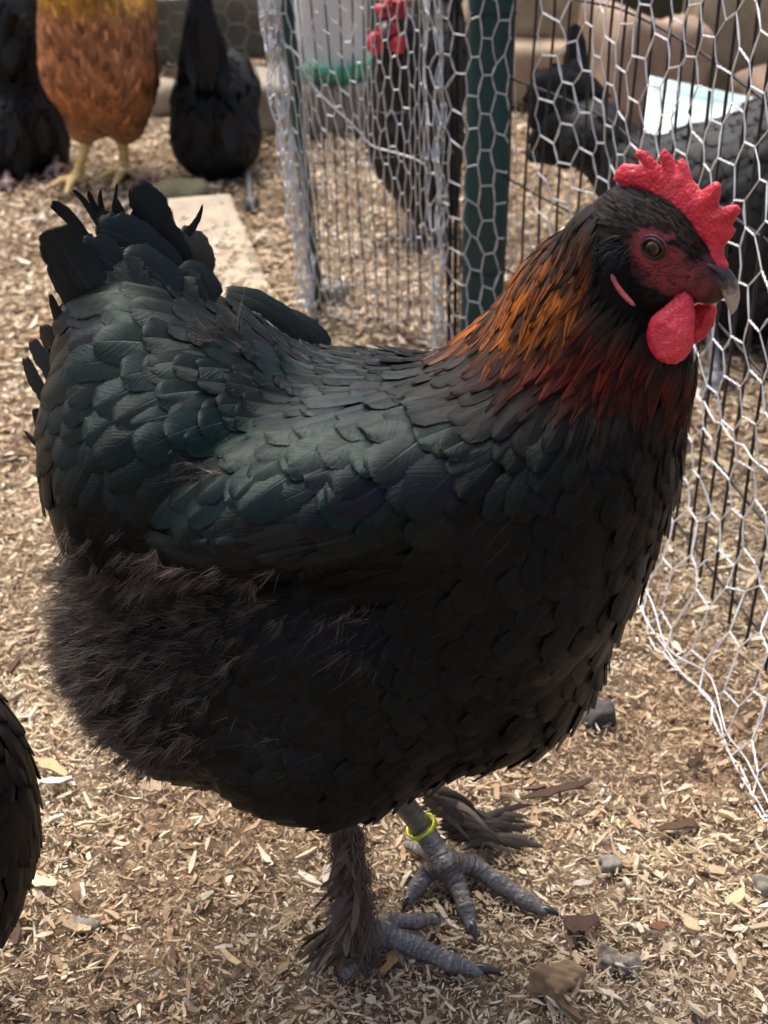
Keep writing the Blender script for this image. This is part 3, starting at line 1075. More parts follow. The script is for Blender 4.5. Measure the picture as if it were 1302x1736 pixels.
    def lie(px, c):                       # height off the midline where the plumage ends there
        for _ in range(4):
            ab = np.array([px_h(u, v, c) for u, v in px]).mean(0)
            cs = np.arange(45., 0, -.5)
            Q = hl(np.full(len(cs), ab[0]), np.full(len(cs), ab[1]), cs)
            hit = np.minimum(f(Q), fb(Q)) < .0035
            c = cs[np.argmax(hit)] if hit.any() else c
        return c
    c1 = max(lie(wn[2:9], 14), 11)
    slab('wattle', [px_h(u, v, c1) for u, v in wn], c1, 3.6, M_COMB, root, .5, 0, 1, lambda a, b: -np.clip((b + 26) / 12, 0, 1) * (c1 - 9))
    wf = [(1163, 500), (1172, 518), (1190, 512), (1206, 512), (1215, 522), (1210, 548), (1198, 570), (1178, 584), (1165, 590), (1160, 560)]
    slab('wattle', [px_h(u, v, -7) for u, v in wf], -7., 3.0, M_COMB, root, .7, .03)
    # ear lobe
    el = [(1033, 464), (1037, 480), (1050, 500), (1066, 516), (1077, 521), (1074, 513), (1060, 498), (1046, 480), (1039, 466)]
    c2 = lie(el, 15)
    slab('ear_lobe', [px_h(u, v, c2) for u, v in el], c2 - .6, 1.3, mat_flesh('lobe_skin', (.52, .12, .14), (.36, .045, .06), 500, .0003), root, .2, 0, 1, None, .6)
    # eye
    ec = (-2.5, 3.5, 13.2)
    th, ph = np.meshgrid(np.linspace(0, math.pi, 25), np.linspace(0, 2 * math.pi, 33), indexing='ij')
    rr = 4.6
    ev = hl(ec[0] + rr * np.sin(th) * np.cos(ph), ec[1] + rr * np.sin(th) * np.sin(ph), ec[2] + rr * np.cos(th))
    m, t, b = new_mat('eye')
    at = N_(t, 'ShaderNodeAttribute', attribute_name='fuv')
    sp = N_(t, 'ShaderNodeSeparateXYZ')
    t.links.new(at.outputs['Vector'], sp.inputs[0])
    nz = noise(t, objco(t), 1200, 3)
    cr = ramp(t, math_(t, 'ADD', sp.outputs[0], math_(t, 'MULTIPLY', math_(t, 'SUBTRACT', nz, .5), .05)), [(.15, (.002, .002, .002)), (.18, (.085, .030, .006)), (.24, (.13, .05, .010)), (.28, (.006, .004, .003))])
    t.links.new(cr, b.inputs['Base Color'])
    b.inputs['Roughness'].default_value = .12
    b.inputs['Specular IOR Level'].default_value = .4
    b.inputs['Coat Weight'].default_value = .15
    b.inputs['Coat Roughness'].default_value = .02
    mk('eye', ev, grid_faces(24, 32), m, hd, None, np.stack([th / math.pi, ph], -1))
    for (rad, tb, cc, dz, el_) in ((4.9, .75, (.016, .012, .012), 3.0, 1.0), (6.4, .5, (.12, .03, .035), 2.0, 1.0)):
        an = np.linspace(0, 2 * math.pi, 41)
        ring_ = hl(ec[0] + rad * 1.06 * np.cos(an) + .25 * np.sin(3 * an), ec[1] + rad * .86 * np.sin(an), ec[2] + dz - .05 * (np.cos(an) * 4) ** 2 * .1)
        Vt, Ft = tube(ring_, tb * .001, 8, False)
        mk('eyelid', Vt, Ft, M_FACE, hd, np.tile(cc, (len(Vt), 1)))
    # beak
    m, t, b = new_mat('beak_horn')
    at = N_(t, 'ShaderNodeAttribute', attribute_name='fuv')
    sp = N_(t, 'ShaderNodeSeparateXYZ')
    t.links.new(at.outputs['Vector'], sp.inputs[0])
    nz = noise(t, objco(t), 400, 4)
    cr = ramp(t, math_(t, 'ADD', sp.outputs[0], math_(t, 'MULTIPLY', math_(t, 'SUBTRACT', nz, .5), .35)), [(.36, (.022, .020, .021)), (.50, (.07, .06, .055)), (.68, (.45, .38, .30))])
    t.links.new(cr, b.inputs['Base Color'])
    b.inputs['Roughness'].default_value = .3
    bump(t, b, nz, .0003)

    def loft(name, line, ra, rc, mat, par, n=14):
        line = np.asarray(line, float)
        k = np.linspace(0, len(line) - 1, 22)
        x = np.arange(len(line))
        A, B = np.interp(k, x, line[:, 0]), np.interp(k, x, line[:, 1])
        R1, R2 = np.interp(k, x, ra), np.interp(k, x, rc)
        for arr in (A, B, R1, R2):
            arr[1:-1] = (arr[:-2] + 2 * arr[1:-1] + arr[2:]) / 4
        ta, tb_ = np.gradient(A), np.gradient(B)
        ln = np.hypot(ta, tb_)
        na, nb = -tb_ / ln, ta / ln
        an = np.arange(n) * 2 * math.pi / n
        y, z = np.cos(an), np.sin(an)
        a = A[:, None] + (R1[:, None] * y) * na[:, None]
        b_ = B[:, None] + (R1[:, None] * y) * nb[:, None]
        c_ = R2[:, None] * z * (1 - .25 * np.clip(y, 0, 1))[None]
        V = hl(a, b_, c_).reshape(-1, 3)
        i = np.arange(21)[:, None] * n
        j = np.arange(n)[None]
        F_ = np.stack([i + j, i + (j + 1) % n, i + n + (j + 1) % n, i + n + j], -1).reshape(-1, 4)
        uvs = np.stack([np.repeat(k / k[-1], n), np.tile(an, 22)], -1)
        return mk(name, V, F_, mat, par, None, uvs)
    up = [(14, -3), (21, -1), (27.5, .5), (32.5, -1.5), (36.5, -5.5), (39, -10), (39.8, -13.5)]
    bk = loft('beak', up, [4.5, 5.2, 5.4, 4.9, 3.9, 2.4, .5], [7.5, 7.0, 5.9, 4.8, 3.5, 2.0, .5], m, root)
    bk['label'] = 'black hooked beak fading to pale horn at the tip'
    loft('lower_beak', [(14, -9.5), (21, -9), (27, -9.5), (32, -11.2)], [2.4, 2.4, 2.0, .6], [6.4, 5.8, 4.2, 1.0], m, bk)
    nv = hl(24.5 + 6 * np.cos(np.linspace(0, math.pi, 9)), 2.2 + 2.6 * np.sin(np.linspace(0, math.pi, 9)), np.full(9, 5.2))
    Vt, Ft = tube(nv, .0013, 7)
    mk('nostril_flap', Vt, Ft, mat_plain('nostril', (.03, .024, .026), .45), bk)


def mat_scale(dirt=2.2):
    m, t, b = new_mat('leg_scales')
    at = N_(t, 'ShaderNodeAttribute', attribute_name='fuv')
    ac = N_(t, 'ShaderNodeAttribute', attribute_name='col')
    sp = N_(t, 'ShaderNodeSeparateXYZ')
    t.links.new(at.outputs['Vector'], sp.inputs[0])
    oc = objco(t)
    ph = math_(t, 'ADD', sp.outputs[0], math_(t, 'MULTIPLY', noise(t, oc, 130, 2), 1.9))
    saw = math_(t, 'FRACT', ph)
    edge = math_(t, 'GREATER_THAN', saw, .80)
    nz = noise(t, oc, 500, 4)
    k = math_(t, 'ADD', .55, math_(t, 'MULTIPLY', nz, .9))
    g = N_(t, 'ShaderNodeCombineColor')
    for i in range(3):
        t.links.new(k, g.inputs[i])
    c = mixc(t, 1., ac.outputs['Color'], g.outputs[0], 'MULTIPLY')
    c = mixc(t, math_(t, 'MULTIPLY', math_(t, 'SUBTRACT', noise(t, oc, 70, 4), .45, clamp=True), dirt, clamp=True), c, (.075, .055, .038))
    c = mixc(t, math_(t, 'MULTIPLY', edge, math_(t, 'MULTIPLY', sp.outputs[1], .7)), c, mixc(t, 1., ac.outputs['Color'], (.14, .13, .12), 'ADD'))
    t.links.new(c, b.inputs['Base Color'])
    b.inputs['Roughness'].default_value = .33
    b.inputs['Specular IOR Level'].default_value = .6
    h = math_(t, 'ADD', math_(t, 'MULTIPLY', math_(t, 'MULTIPLY', saw, sp.outputs[1]), -1.), math_(t, 'MULTIPLY', nz, .35))
    bump(t, b, h, .0019)
    return m


def chain_leg(name, chains, mat, parent, col, h=.0011, k=.0016, ring=.0046):
    """chains: list of (points Nx3, radii) fused into one scaly leg"""
    segs = []
    for P, R in chains:
        d0 = 0.
        for i in range(len(P) - 1):
            l = np.linalg.norm(P[i + 1] - P[i])
            segs.append((P[i], P[i + 1], R[i] * .88, R[i + 1] * .84, d0, l))
            d0 += l

    def ev(Q, full=False):
        ds, ss, hs = [], [], []
        for p, q, r0, r1, d0, l in segs:
            t = np.clip(((Q - p) @ (q - p)) / (l * l), 0, 1)
            c = p + t[:, None] * (q - p)
            ds.append(np.linalg.norm(Q - c, axis=1) - (r0 + (r1 - r0) * t))
            if full:
                ss.append(d0 + t * l)
        if full:
            i = np.argmin(ds, 0)
            return np.array(ss)[i, np.arange(len(Q))]
        ds = np.array(ds)
        return -k * np.log(np.exp(-np.clip(ds, -.02, .05) / k).sum(0) + 1e-30)
    A = np.vstack([np.array(P) for P, _ in chains])
    V, F = surface_nets(ev, A.min(0) - .014, A.max(0) + .014, h)
    n = grad(ev, V, 5e-4)
    V = V - n * ev(V)[:, None]
    s = ev(V, True)
    V = V + n * (.0002 * (1 - np.abs(np.sin(math.pi * s / ring)) ** .5) * -1. * np.clip(n[:, 2] + .3, 0, 1))[:, None]
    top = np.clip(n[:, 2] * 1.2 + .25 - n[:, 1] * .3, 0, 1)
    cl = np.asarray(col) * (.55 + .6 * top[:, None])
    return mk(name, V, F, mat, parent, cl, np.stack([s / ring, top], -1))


def claw(parent, base, tip, r, mat):
    base, tip = np.asarray(base), np.asarray(tip)
    s = np.linspace(0, 1, 7)[:, None]
    P = base + (tip - base) * s + np.array([0, 0, .0035]) * 4 * s * (1 - s)
    V, F = tube(P, r * (1 - .9 * np.linspace(0, 1, 7) ** 1.3), 8)
    return mk('claw', V, F, mat, parent)


def tuft(name, specs, mat, parent):
    pts = []
    for (b, e, wd, bow, face, col) in specs:
        pts.append(blade(b, e, wd, bow, face, col, 7, 4, .35, .2, rng.normal(0, .4), .12))
    V, F, C, U = join(pts)
    o = mk(name, V, F, mat, parent, C, U)
    tag(o, kind='stuff')
    return o


def legs(root):
    ms = mat_scale()
    mclaw = mat_plain('claw_horn', (.05, .043, .04), .22, .6, 200, .5)
    gz = lambda u, v, z: G(u, v, z + float(relief(*G(u, v, z)[:2])))
    pal = (.145, .135, .125)
    # far leg with the band
    J = gz(752, 1462, .022)
    K = PY(672, 1345, .745)
    ch = [(np.array([PY(610, 1270, .735), K, PY(715, 1402, .747), J]), [.012, .0098, .0088, .0095]),
          (np.array([J, gz(800, 1466, .014), gz(848, 1498, .009), gz(893, 1527, .007), gz(922, 1545, .006)]), [.0095, .0078, .0072, .0060, .0042]),
          (np.array([J, gz(775, 1500, .011), gz(790, 1540, .008), gz(800, 1572, .006)]), [.009, .0068, .006, .0044]),
          (np.array([J, gz(725, 1480, .012), gz(706, 1505, .008), gz(692, 1526, .006)]), [.009, .0066, .0058, .0042]),
          (np.array([J, gz(715, 1440, .010), gz(690, 1432, .006)]), [.008, .005, .0035])]
    far = chain_leg('leg', ch, ms, root, pal)
    claw(far, gz(918, 1543, .006), gz(956, 1560, .000), .0036, mclaw)
    claw(far, gz(798, 1566, .006), gz(808, 1604, .0), .0038, mclaw)
    claw(far, gz(694, 1522, .006), gz(681, 1550, .0), .0036, mclaw)
    # band
    A, Bq = PY(715, 1402, .747), K
    ax = nrm(A - Bq)
    c0 = A + (Bq - A) * .02
    s1 = nrm(np.cross(ax, [0, 1, .2]))
    s2 = np.cross(ax, s1)
    an = np.linspace(0, 2 * math.pi, 37)
    ringp = c0 + .0106 * (np.cos(an)[:, None] * s1 + np.sin(an)[:, None] * s2)
    V, F = tube(ringp, .0012, 8, False)
    V = c0 + (V - c0) + ((V - c0) @ ax)[:, None] * ax * .7
    bd = mk('leg_band', V, F, mat_plain('band_plastic', (.62, .72, .015), .35, .5, 30, .08), root)
    bd['label'] = 'bright yellow plastic leg band'
    # near leg
    J2 = gz(622, 1588, .017)
    ch = [(np.array([PY(575, 1330, .668), PY(585, 1420, .664), PY(600, 1510, .662), J2]), [.013, .0095, .0085, .010]),
          (np.array([J2, gz(655, 1585, .013), gz(705, 1606, .009), gz(765, 1632, .0075), gz(812, 1646, .0065)]), [.010, .0082, .0076, .0066, .0050]),
          (np.array([J2, gz(660, 1562, .011), gz(705, 1562, .008), gz(734, 1557, .006)]), [.009, .0062, .0056, .0044]),
          (np.array([J2, gz(610, 1625, .010), gz(585, 1650, .008)]), [.009, .007, .005]),
          (np.array([J2, gz(590, 1575, .009), gz(560, 1568, .006)]), [.008, .005, .0035])]
    near = chain_leg('leg', ch, ms, root, pal)
    claw(near, gz(806, 1644, .0065), gz(860, 1658, .0), .0044, mclaw)
    claw(near, gz(732, 1557, .006), gz(746, 1556, .001), .0030, mclaw)
    claw(near, gz(586, 1648, .007), gz(574, 1662, .001), .0034, mclaw)
    # leg feathering
    sp = []
    for i in range(90):
        s = rng.random()
        b = PY(588 + 22 * s + rng.normal(0, 8), 1400 + 190 * s, .655 + rng.normal(0, .008))
        ln = rng.uniform(.014, .034) * (.5 + .7 * s)
        d = nrm(img_dir(rng.uniform(-.95, .55) - .25 * s, 1.0 - .3 * s) + np.array([0, rng.normal(0, .25), 0]))
        e = b + d * ln
        e[2] = max(e[2], .006)
        sp.append((b, e, rng.uniform(.0010, .0026), rng.normal(0, .0015, 3), (rng.normal(-.2, .4), -1, .4), np.array([.125, .092, .068]) * rng.uniform(.45, 1.6)))
    for i in range(70):
        b = gz(605 + rng.normal(0, 14), 1585 + rng.normal(0, 20), .020)
        e = gz(rng.uniform(505, 640), 1600 + rng.uniform(-10, 62), rng.uniform(.006, .016))
        sp.append((b, e, rng.uniform(.0010, .0028), np.array([0, 0, rng.uniform(0, .010)]), (rng.normal(-.3, .4), -1, .6), np.array([.115, .084, .060]) * rng.uniform(.4, 1.5)))
    tuft('foot_feathers', sp, M_FAR, near)
    sp = []
    for i in range(80):
        s = rng.random()
        b = PY(705 + 75 * s + rng.normal(0, 6), 1345 + 95 * s + rng.normal(0, 6), .757 + rng.normal(0, .006))
        e = PY(790 + 100 * s + rng.normal(0, 14), 1385 + 95 * s + rng.normal(0, 12), .768 + rng.normal(0, .012))
        e[2] = max(e[2], .008)
        sp.append((b, e, rng.uniform(.0014, .0036), np.array([0, 0, rng.uniform(.0, .014)]), (rng.normal(0, .3), -1, .6), np.array([.12, .095, .075]) * rng.uniform(.45, 1.6)))
    tuft('foot_feathers', sp, M_FAR, far)
    # down on the near shank
    n = 13000
    s = rng.random(n)
    P = np.array([PY(588 + 24 * a + rng.normal(0, 12), 1395 + 205 * a, .660 + rng.normal(0, .006)) for a in s])
    D = nrm(img_dir(rng.uniform(-.9, .55, n) - .2 * s, np.full(n, .9)) + rng.normal(0, .25, (n, 3)))
    L = rng.uniform(.007, .018, n) * (.40 + 1.0 * s)
    cc = np.array([.17, .128, .095]) * rng.uniform(.3, 1.7, (n, 1))
    V, F, C = strands(P, D, L, np.full(n, .00024), cc)
    V[:, 2] = np.maximum(V[:, 2], .004)
    o = mk('shank_down', V, F, M_DOWN, near, C)
    tag(o, kind='stuff')


F_MAIN = build_main_hen()

# ------------------------------------------------------------------ fence, post, wire
def path_pts(tab, q):
    tab = np.asarray(tab, float)
    return np.stack([np.interp(q, tab[:, 0], tab[:, i]) for i in range(1, tab.shape[1])], -1)


M_GALV = mat_plain('galvanised_wire', (.80, .82, .84), .36, .5, 300, .25, 0, .45)
M_BLACKWIRE = mat_plain('black_wire', (.018, .018, .020), .45, .5, 200, .5)
M_GREEN = mat_plain('green_paint', (.006, .055, .058), .45, .5, 25, .35, .0003)


def hexnet(a0, a1, z0, z1, fn, s=.0228, h=.0415, rw=.00062, rt=.00082, twist=True, gone=None):
    """flat topped hexagon netting; fn maps (a,z) on the flat sheet to its place"""
    out = []
    ncol = int((a1 - a0) / (1.5 * s))
    nrow = int((z1 - z0) / h)
    rr = np.random.default_rng(77)
    jit = {}

    def vert(i, k):                       # k = half-row index, vertex left/right parity by i
        key = (i, k)
        if key not in jit:
            jit[key] = rr.normal(0, .0026, 2)
        return jit[key]
    seen = set()

    def seg(p, q, key, tw):
        if key in seen:
            return
        seen.add(key)
        if min(p[1], q[1]) < z0 - h * .6:
            return
        if gone is not None and gone(.5 * (p + q)):
            return
        n = 7 if tw else 3
        t = np.linspace(0, 1, n)[:, None]
        az = p + (q - p) * t
        if not tw:
            az = az + np.array([[0, 0], rr.normal(0, .0012, 2), [0, 0]])
        P = fn(az[:, 0], az[:, 1])
        if tw and twist:
            d = nrm(P[-1] - P[0])
            e1 = nrm(np.cross(d, [.3, .2, 1.]))
            e2 = np.cross(d, e1)
            for ph in (0, math.pi):
                th = np.linspace(0, 3.2 * math.pi, n) + ph
                Q = P + rt * .75 * (np.cos(th)[:, None] * e1 + np.sin(th)[:, None] * e2)
                out.append(tube(Q, rt * .9, 3, False))
        else:
            out.append(tube(P, rt if tw else rw, 3 if not twist else 4, False))
    for i in range(ncol + 1):
        for j in range(-1, nrow + 1):
            cx, cz = a0 + i * 1.5 * s, z0 + (j + .5 * (i % 2)) * h
            kk = 2 * j + (i % 2)
            ids = [('r', i, kk), ('tr', i, kk + 1), ('tl', i, kk + 1), ('l', i, kk)]
            R, TR, TL, Lf = (np.array([cx + s, cz]), np.array([cx + s / 2, cz + h / 2]), np.array([cx - s / 2, cz + h / 2]), np.array([cx - s, cz]))
            # shared names: the right corner of column i is the left top corner of column i+1
            def nm(p):
                return (round((p[0] - a0) / (s * .5)), round((p[1] - z0) / (h * .5)))
            pts = [p + vert(*nm(p)) for p in (R, TR, TL, Lf)]
            R2 = np.array([cx + s / 2, cz - h / 2])
            R2 = R2 + vert(*nm(R2))
            L2 = np.array([cx - s / 2, cz - h / 2])
            L2 = L2 + vert(*nm(L2))
            seg(pts[1], pts[2], ('t', i, kk + 1), True)
            seg(pts[0], pts[1], ('a', i, kk), False)
            seg(pts[2], pts[3], ('b', i, kk), False)
            seg(pts[0], R2, ('c', i, kk), False)
            seg(pts[3], L2, ('d', i, kk), False)
    return join(out)


def build_fence():
    # ground line: a = length along the wire (m), X, Y at the foot, X, Y at height .45
    TAB = [(-.30, .345, .60, .375, .60), (0, .335, .80, .352, .81), (.12, .318, .92, .322, .93), (.25, .292, 1.05, .295, 1.06), (.42, .266, 1.22, .268, 1.23), (.66, .215, 1.44, .216, 1.445), (.85, .125, 1.60, .128, 1.60)]
    root = empty('wire_fence', (.25, 1.2, 0), 'black welded wire fence panel behind the silvery chicken wire right of the post', 'fence')
    sec = lambda a, z, off=0.: (lambda r: np.stack([r[:, 0] + (r[:, 2] - r[:, 0]) * z / .45 + off, r[:, 1] + (r[:, 3] - r[:, 1]) * z / .45 + off * .7, z + 0 * r[:, 0]], -1))(path_pts(TAB, a))
    a = -.2
    while a < .86:
        z = np.linspace(-.02, .95, 12)
        aa = np.full(12, a) + .004 * wob(np.stack([z, z + a * 9], -1), 2., 51)
        V, F = tube(sec(aa, z, .008), .0016, 5)
        mk('vertical_wire', V, F, M_BLACKWIRE, root)
        a += .036 + .004 * math.sin(a * 40)
    for z0 in (.03, .135, .24, .345, .45, .56, .67, .8):
        aa = np.linspace(-.25, .85, 40)
        zz = z0 + .006 * np.sin(aa * 9 + z0 * 20)
        V, F = tube(sec(aa, zz, .0105), .0014, 5)
        mk('horizontal_wire', V, F, M_BLACKWIRE, root)
    settle(root)

    def net(a_, z_):                      # the netting leans out over the litter at its foot
        p = sec(a_, z_)
        sk = np.clip(1 - z_ / .10, 0, 1) ** 1.5
        wv = .006 * wob(np.stack([a_, z_], -1), 3.5, 61) + .003 * wob(np.stack([a_, z_], -1), 9, 62)
        out = np.stack([-.045 * sk + wv - .006, -.02 * sk + wv * .4, np.maximum(0, .006 - z_)], -1)
        q = p + out
        q[:, 2] += (relief(q[:, 0], q[:, 1]) - .002) * np.clip(1 - z_ / .12, 0, 1)
        return q
    V, F, _, _ = hexnet(-.22, .74, .0, .95, net)
    lo = np.linspace(-.2, .80, 60)
    B1 = tube(net(lo, np.full(60, .004) + .003 * np.sin(lo * 60)), .0008, 5, False)
    B2 = tube(net(lo + .004, np.full(60, .011) + .003 * np.sin(lo * 47)), .0007, 5, False)
    sg = np.linspace(.0, .5, 40)
    B3 = tube(net(sg, .17 + .05 * sg + .003 * np.sin(sg * 170)), .0009, 5, False)
    V, F, _, _ = join([(V, F), B1, B2, B3])
    o = mk('chicken_wire', V, F, M_GALV)
    tag(o, 'silvery hexagonal chicken wire hung on the black wire fence right of the green post', 'wire netting')

    # green post
    pc = PY(824, 300, 1.64)
    post = empty('fence_post', (pc[0], 1.64, 0), 'dark green square steel post between the two chicken wire sheets', 'post')
    hw = .0245
    c = [(-1, -1), (1, -1), (1, 1), (-1, 1)]
    ring_ = []
    for sx, sy in c:                      # rounded corners
        for k in range(4):
            an = math.atan2(sy, sx) + (k / 3 - .5) * math.pi / 2
            ring_.append((sx * (hw - .005) + .005 * math.cos(an), sy * (hw - .005) + .005 * math.sin(an)))
    ring_ = np.array(ring_)
    zs = np.array([-.03, 0, .3, .6, .9, 1.2])
    V = np.concatenate([np.column_stack([ring_ + [pc[0], 1.64], np.full(16, z)]) for z in zs])
    i = np.arange(5)[:, None] * 16
    j = np.arange(16)[None]
    F = np.stack([i + j, i + (j + 1) % 16, i + 16 + (j + 1) % 16, i + 16 + j], -1).reshape(-1, 4)
    mk('tube', V, F, M_GREEN, post)
    for z in (.12, .42, .72):             # wire ties
        an = np.linspace(0, 2 * math.pi, 21)
        sq = np.stack([np.clip(np.cos(an) * 1.5, -1, 1), np.clip(np.sin(an) * 1.5, -1, 1)], -1) * (hw + .0012)
        V, F = tube(np.column_stack([sq + [pc[0], 1.64], z + .004 * np.sin(an)]), .0012, 5, False)
        mk('wire_tie', V, F, M_BLACKWIRE, post)
    settle(post)

    # loose sheet left of the post, gathered into two bundles: a, Xfoot, Yfoot, X.45, Y.45
    xb = lambda u, Y: float(PY(u, 560, Y)[0])
    xt = lambda u, Y: float(PY(u, 20, Y)[0])
    T2 = [(0, xb(872, 1.60), 1.60, xt(880, 1.60), 1.60), (.13, xb(785, 1.61), 1.61, xt(780, 1.61), 1.61), (.165, xb(757, 1.64), 1.64, xt(748, 1.63), 1.63), (.55, xb(735, 1.66), 1.66, xt(722, 1.65), 1.65),
          (.60, xb(722, 1.67), 1.67, xt(706, 1.65), 1.66), (.91, xb(640, 1.73), 1.73, xt(600, 1.70), 1.70), (1.20, xb(562, 1.76), 1.76, xt(496, 1.73), 1.73), (1.31, xb(540, 1.77), 1.77, xt(468, 1.75), 1.75), (1.94, xb(516, 1.76), 1.76, xt(434, 1.74), 1.74)]

    def net2(a_, z_):
        r = path_pts(T2, a_)
        k = np.clip(z_, -.05, 1.2) / .43
        x = r[:, 0] + (r[:, 2] - r[:, 0]) * k
        y = r[:, 1] + (r[:, 3] - r[:, 1]) * k
        az = np.stack([a_, z_], -1)
        b1 = np.exp(-((a_ - .36) / .17) ** 4)
        b2 = 1 / (1 + np.exp(-(a_ - 1.33) / .03))
        y = y + (b1 + b2) * (.014 * np.sin(a_ * 95) + .006 * wob(az, 12, 71)) + .005 * wob(az, 4, 72)
        x = x + (b1 + b2) * .006 * wob(az, 9, 73) + .006 * wob(az, 3.2, 74)
        z = z_ + .035 * (a_ - .5) * (a_ > .5) * 0 - .03 * np.exp(-((a_ - .9) / .2) ** 2) * np.clip(z_ * 4, 0, 1)
        return np.stack([x, y, np.maximum(z, .002)], -1)
    V, F, _, _ = hexnet(0., 1.94, .0, .95, net2, twist=False, rw=.00074, rt=.0010)
    sg = np.linspace(1.33, .15, 50)
    B1 = tube(net2(sg, .36 - .16 * (sg < 2) * (1 - (sg - .15) / 1.18) - .02 * np.sin((sg - .15) / 1.18 * math.pi)), .0011, 5, False)
    o = mk('chicken_wire', *join([(V, F), B1])[:2], M_GALV)
    tag(o, 'loose silvery chicken wire sheet gathered into folds left of the green post', 'wire netting')

    gate = empty('wire_gate', (xb(620, 1.74), 1.74, 0), 'thin dark wire gate panel with a green edge bar behind the gathered chicken wire', 'gate')
    n = 13
    for i in range(n):
        k = i / (n - 1)
        z = np.linspace(.0, .95, 8)
        x0, x1 = xb(778, 1.66) * (1 - k) + xb(548, 1.79) * k, xt(775, 1.66) * (1 - k) + xt(505, 1.76) * k
        y0 = 1.665 * (1 - k) + 1.79 * k
        P = np.column_stack([x0 + (x1 - x0) * z / .43 + .003 * np.sin(z * 14 + i), np.full(8, y0), z])
        mk('vertical_wire', *tube(P, .0011, 5), M_BLACKWIRE, gate)
    for z in (.05, .2, .33, .46, .6, .8):
        k = np.linspace(0, 1, 14)
        x0, x1 = xb(778, 1.66) * (1 - k) + xb(548, 1.79) * k, xt(775, 1.66) * (1 - k) + xt(505, 1.76) * k
        zz = z - .05 * np.sin(k * math.pi) * (z == .33) + .05 * (1 - k) * (z == .2)
        P = np.column_stack([x0 + (x1 - x0) * zz / .43, 1.668 * (1 - k) + 1.793 * k, zz])
        mk('horizontal_wire', *tube(P, .0011, 5), M_BLACKWIRE, gate)
    b0, b1 = np.array([xb(538, 1.80), 1.80, 0]), np.array([xt(484, 1.77), 1.77, .43])
    e = b0 + (b1 - b0) * 2.2
    mk('edge_bar', *tube([b0, b0 + (e - b0) * .5, e], .0085, 10), M_GREEN, gate)
    # gap bars right beside the post
    for u in (762, 772):
        P = np.array([[xb(u, 1.668), 1.668, 0], [xt(u + 2, 1.668), 1.668, .43], [xt(u + 2, 1.668) * 1.0, 1.668, .95]])
        mk('vertical_wire', *tube(P, .0028, 6), M_BLACKWIRE, gate)
    settle(gate)


build_fence()


# ------------------------------------------------------------------ things behind the run
def chunk(name, cx, cy, cz, dims, rotz, mat, label=None, cat=None, group=None, seed=0, rough=.006, tilt=(0, 0), round_=.012, h=.012, parent=None):
    """weathered block: rounded box with an uneven surface"""
    dims = np.array(dims) / 2.
    sd_ = seed

    def f(P):
        q = np.abs(P) - dims + round_
        d = np.linalg.norm(np.maximum(q, 0), axis=-1) + np.minimum(q.max(-1), 0) - round_
        return d + rough * wob(P, 5., 100 + sd_) + rough * .5 * wob(P, 16., 200 + sd_)
    V, F = surface_nets(f, -dims - .025, dims + .025, h)
    o = mk(name, V, F, mat, parent)
    o.location = (cx, cy, cz)
    o.rotation_euler = (tilt[0], tilt[1], rotz)
    if label:
        tag(o, label, cat, group)
    return o


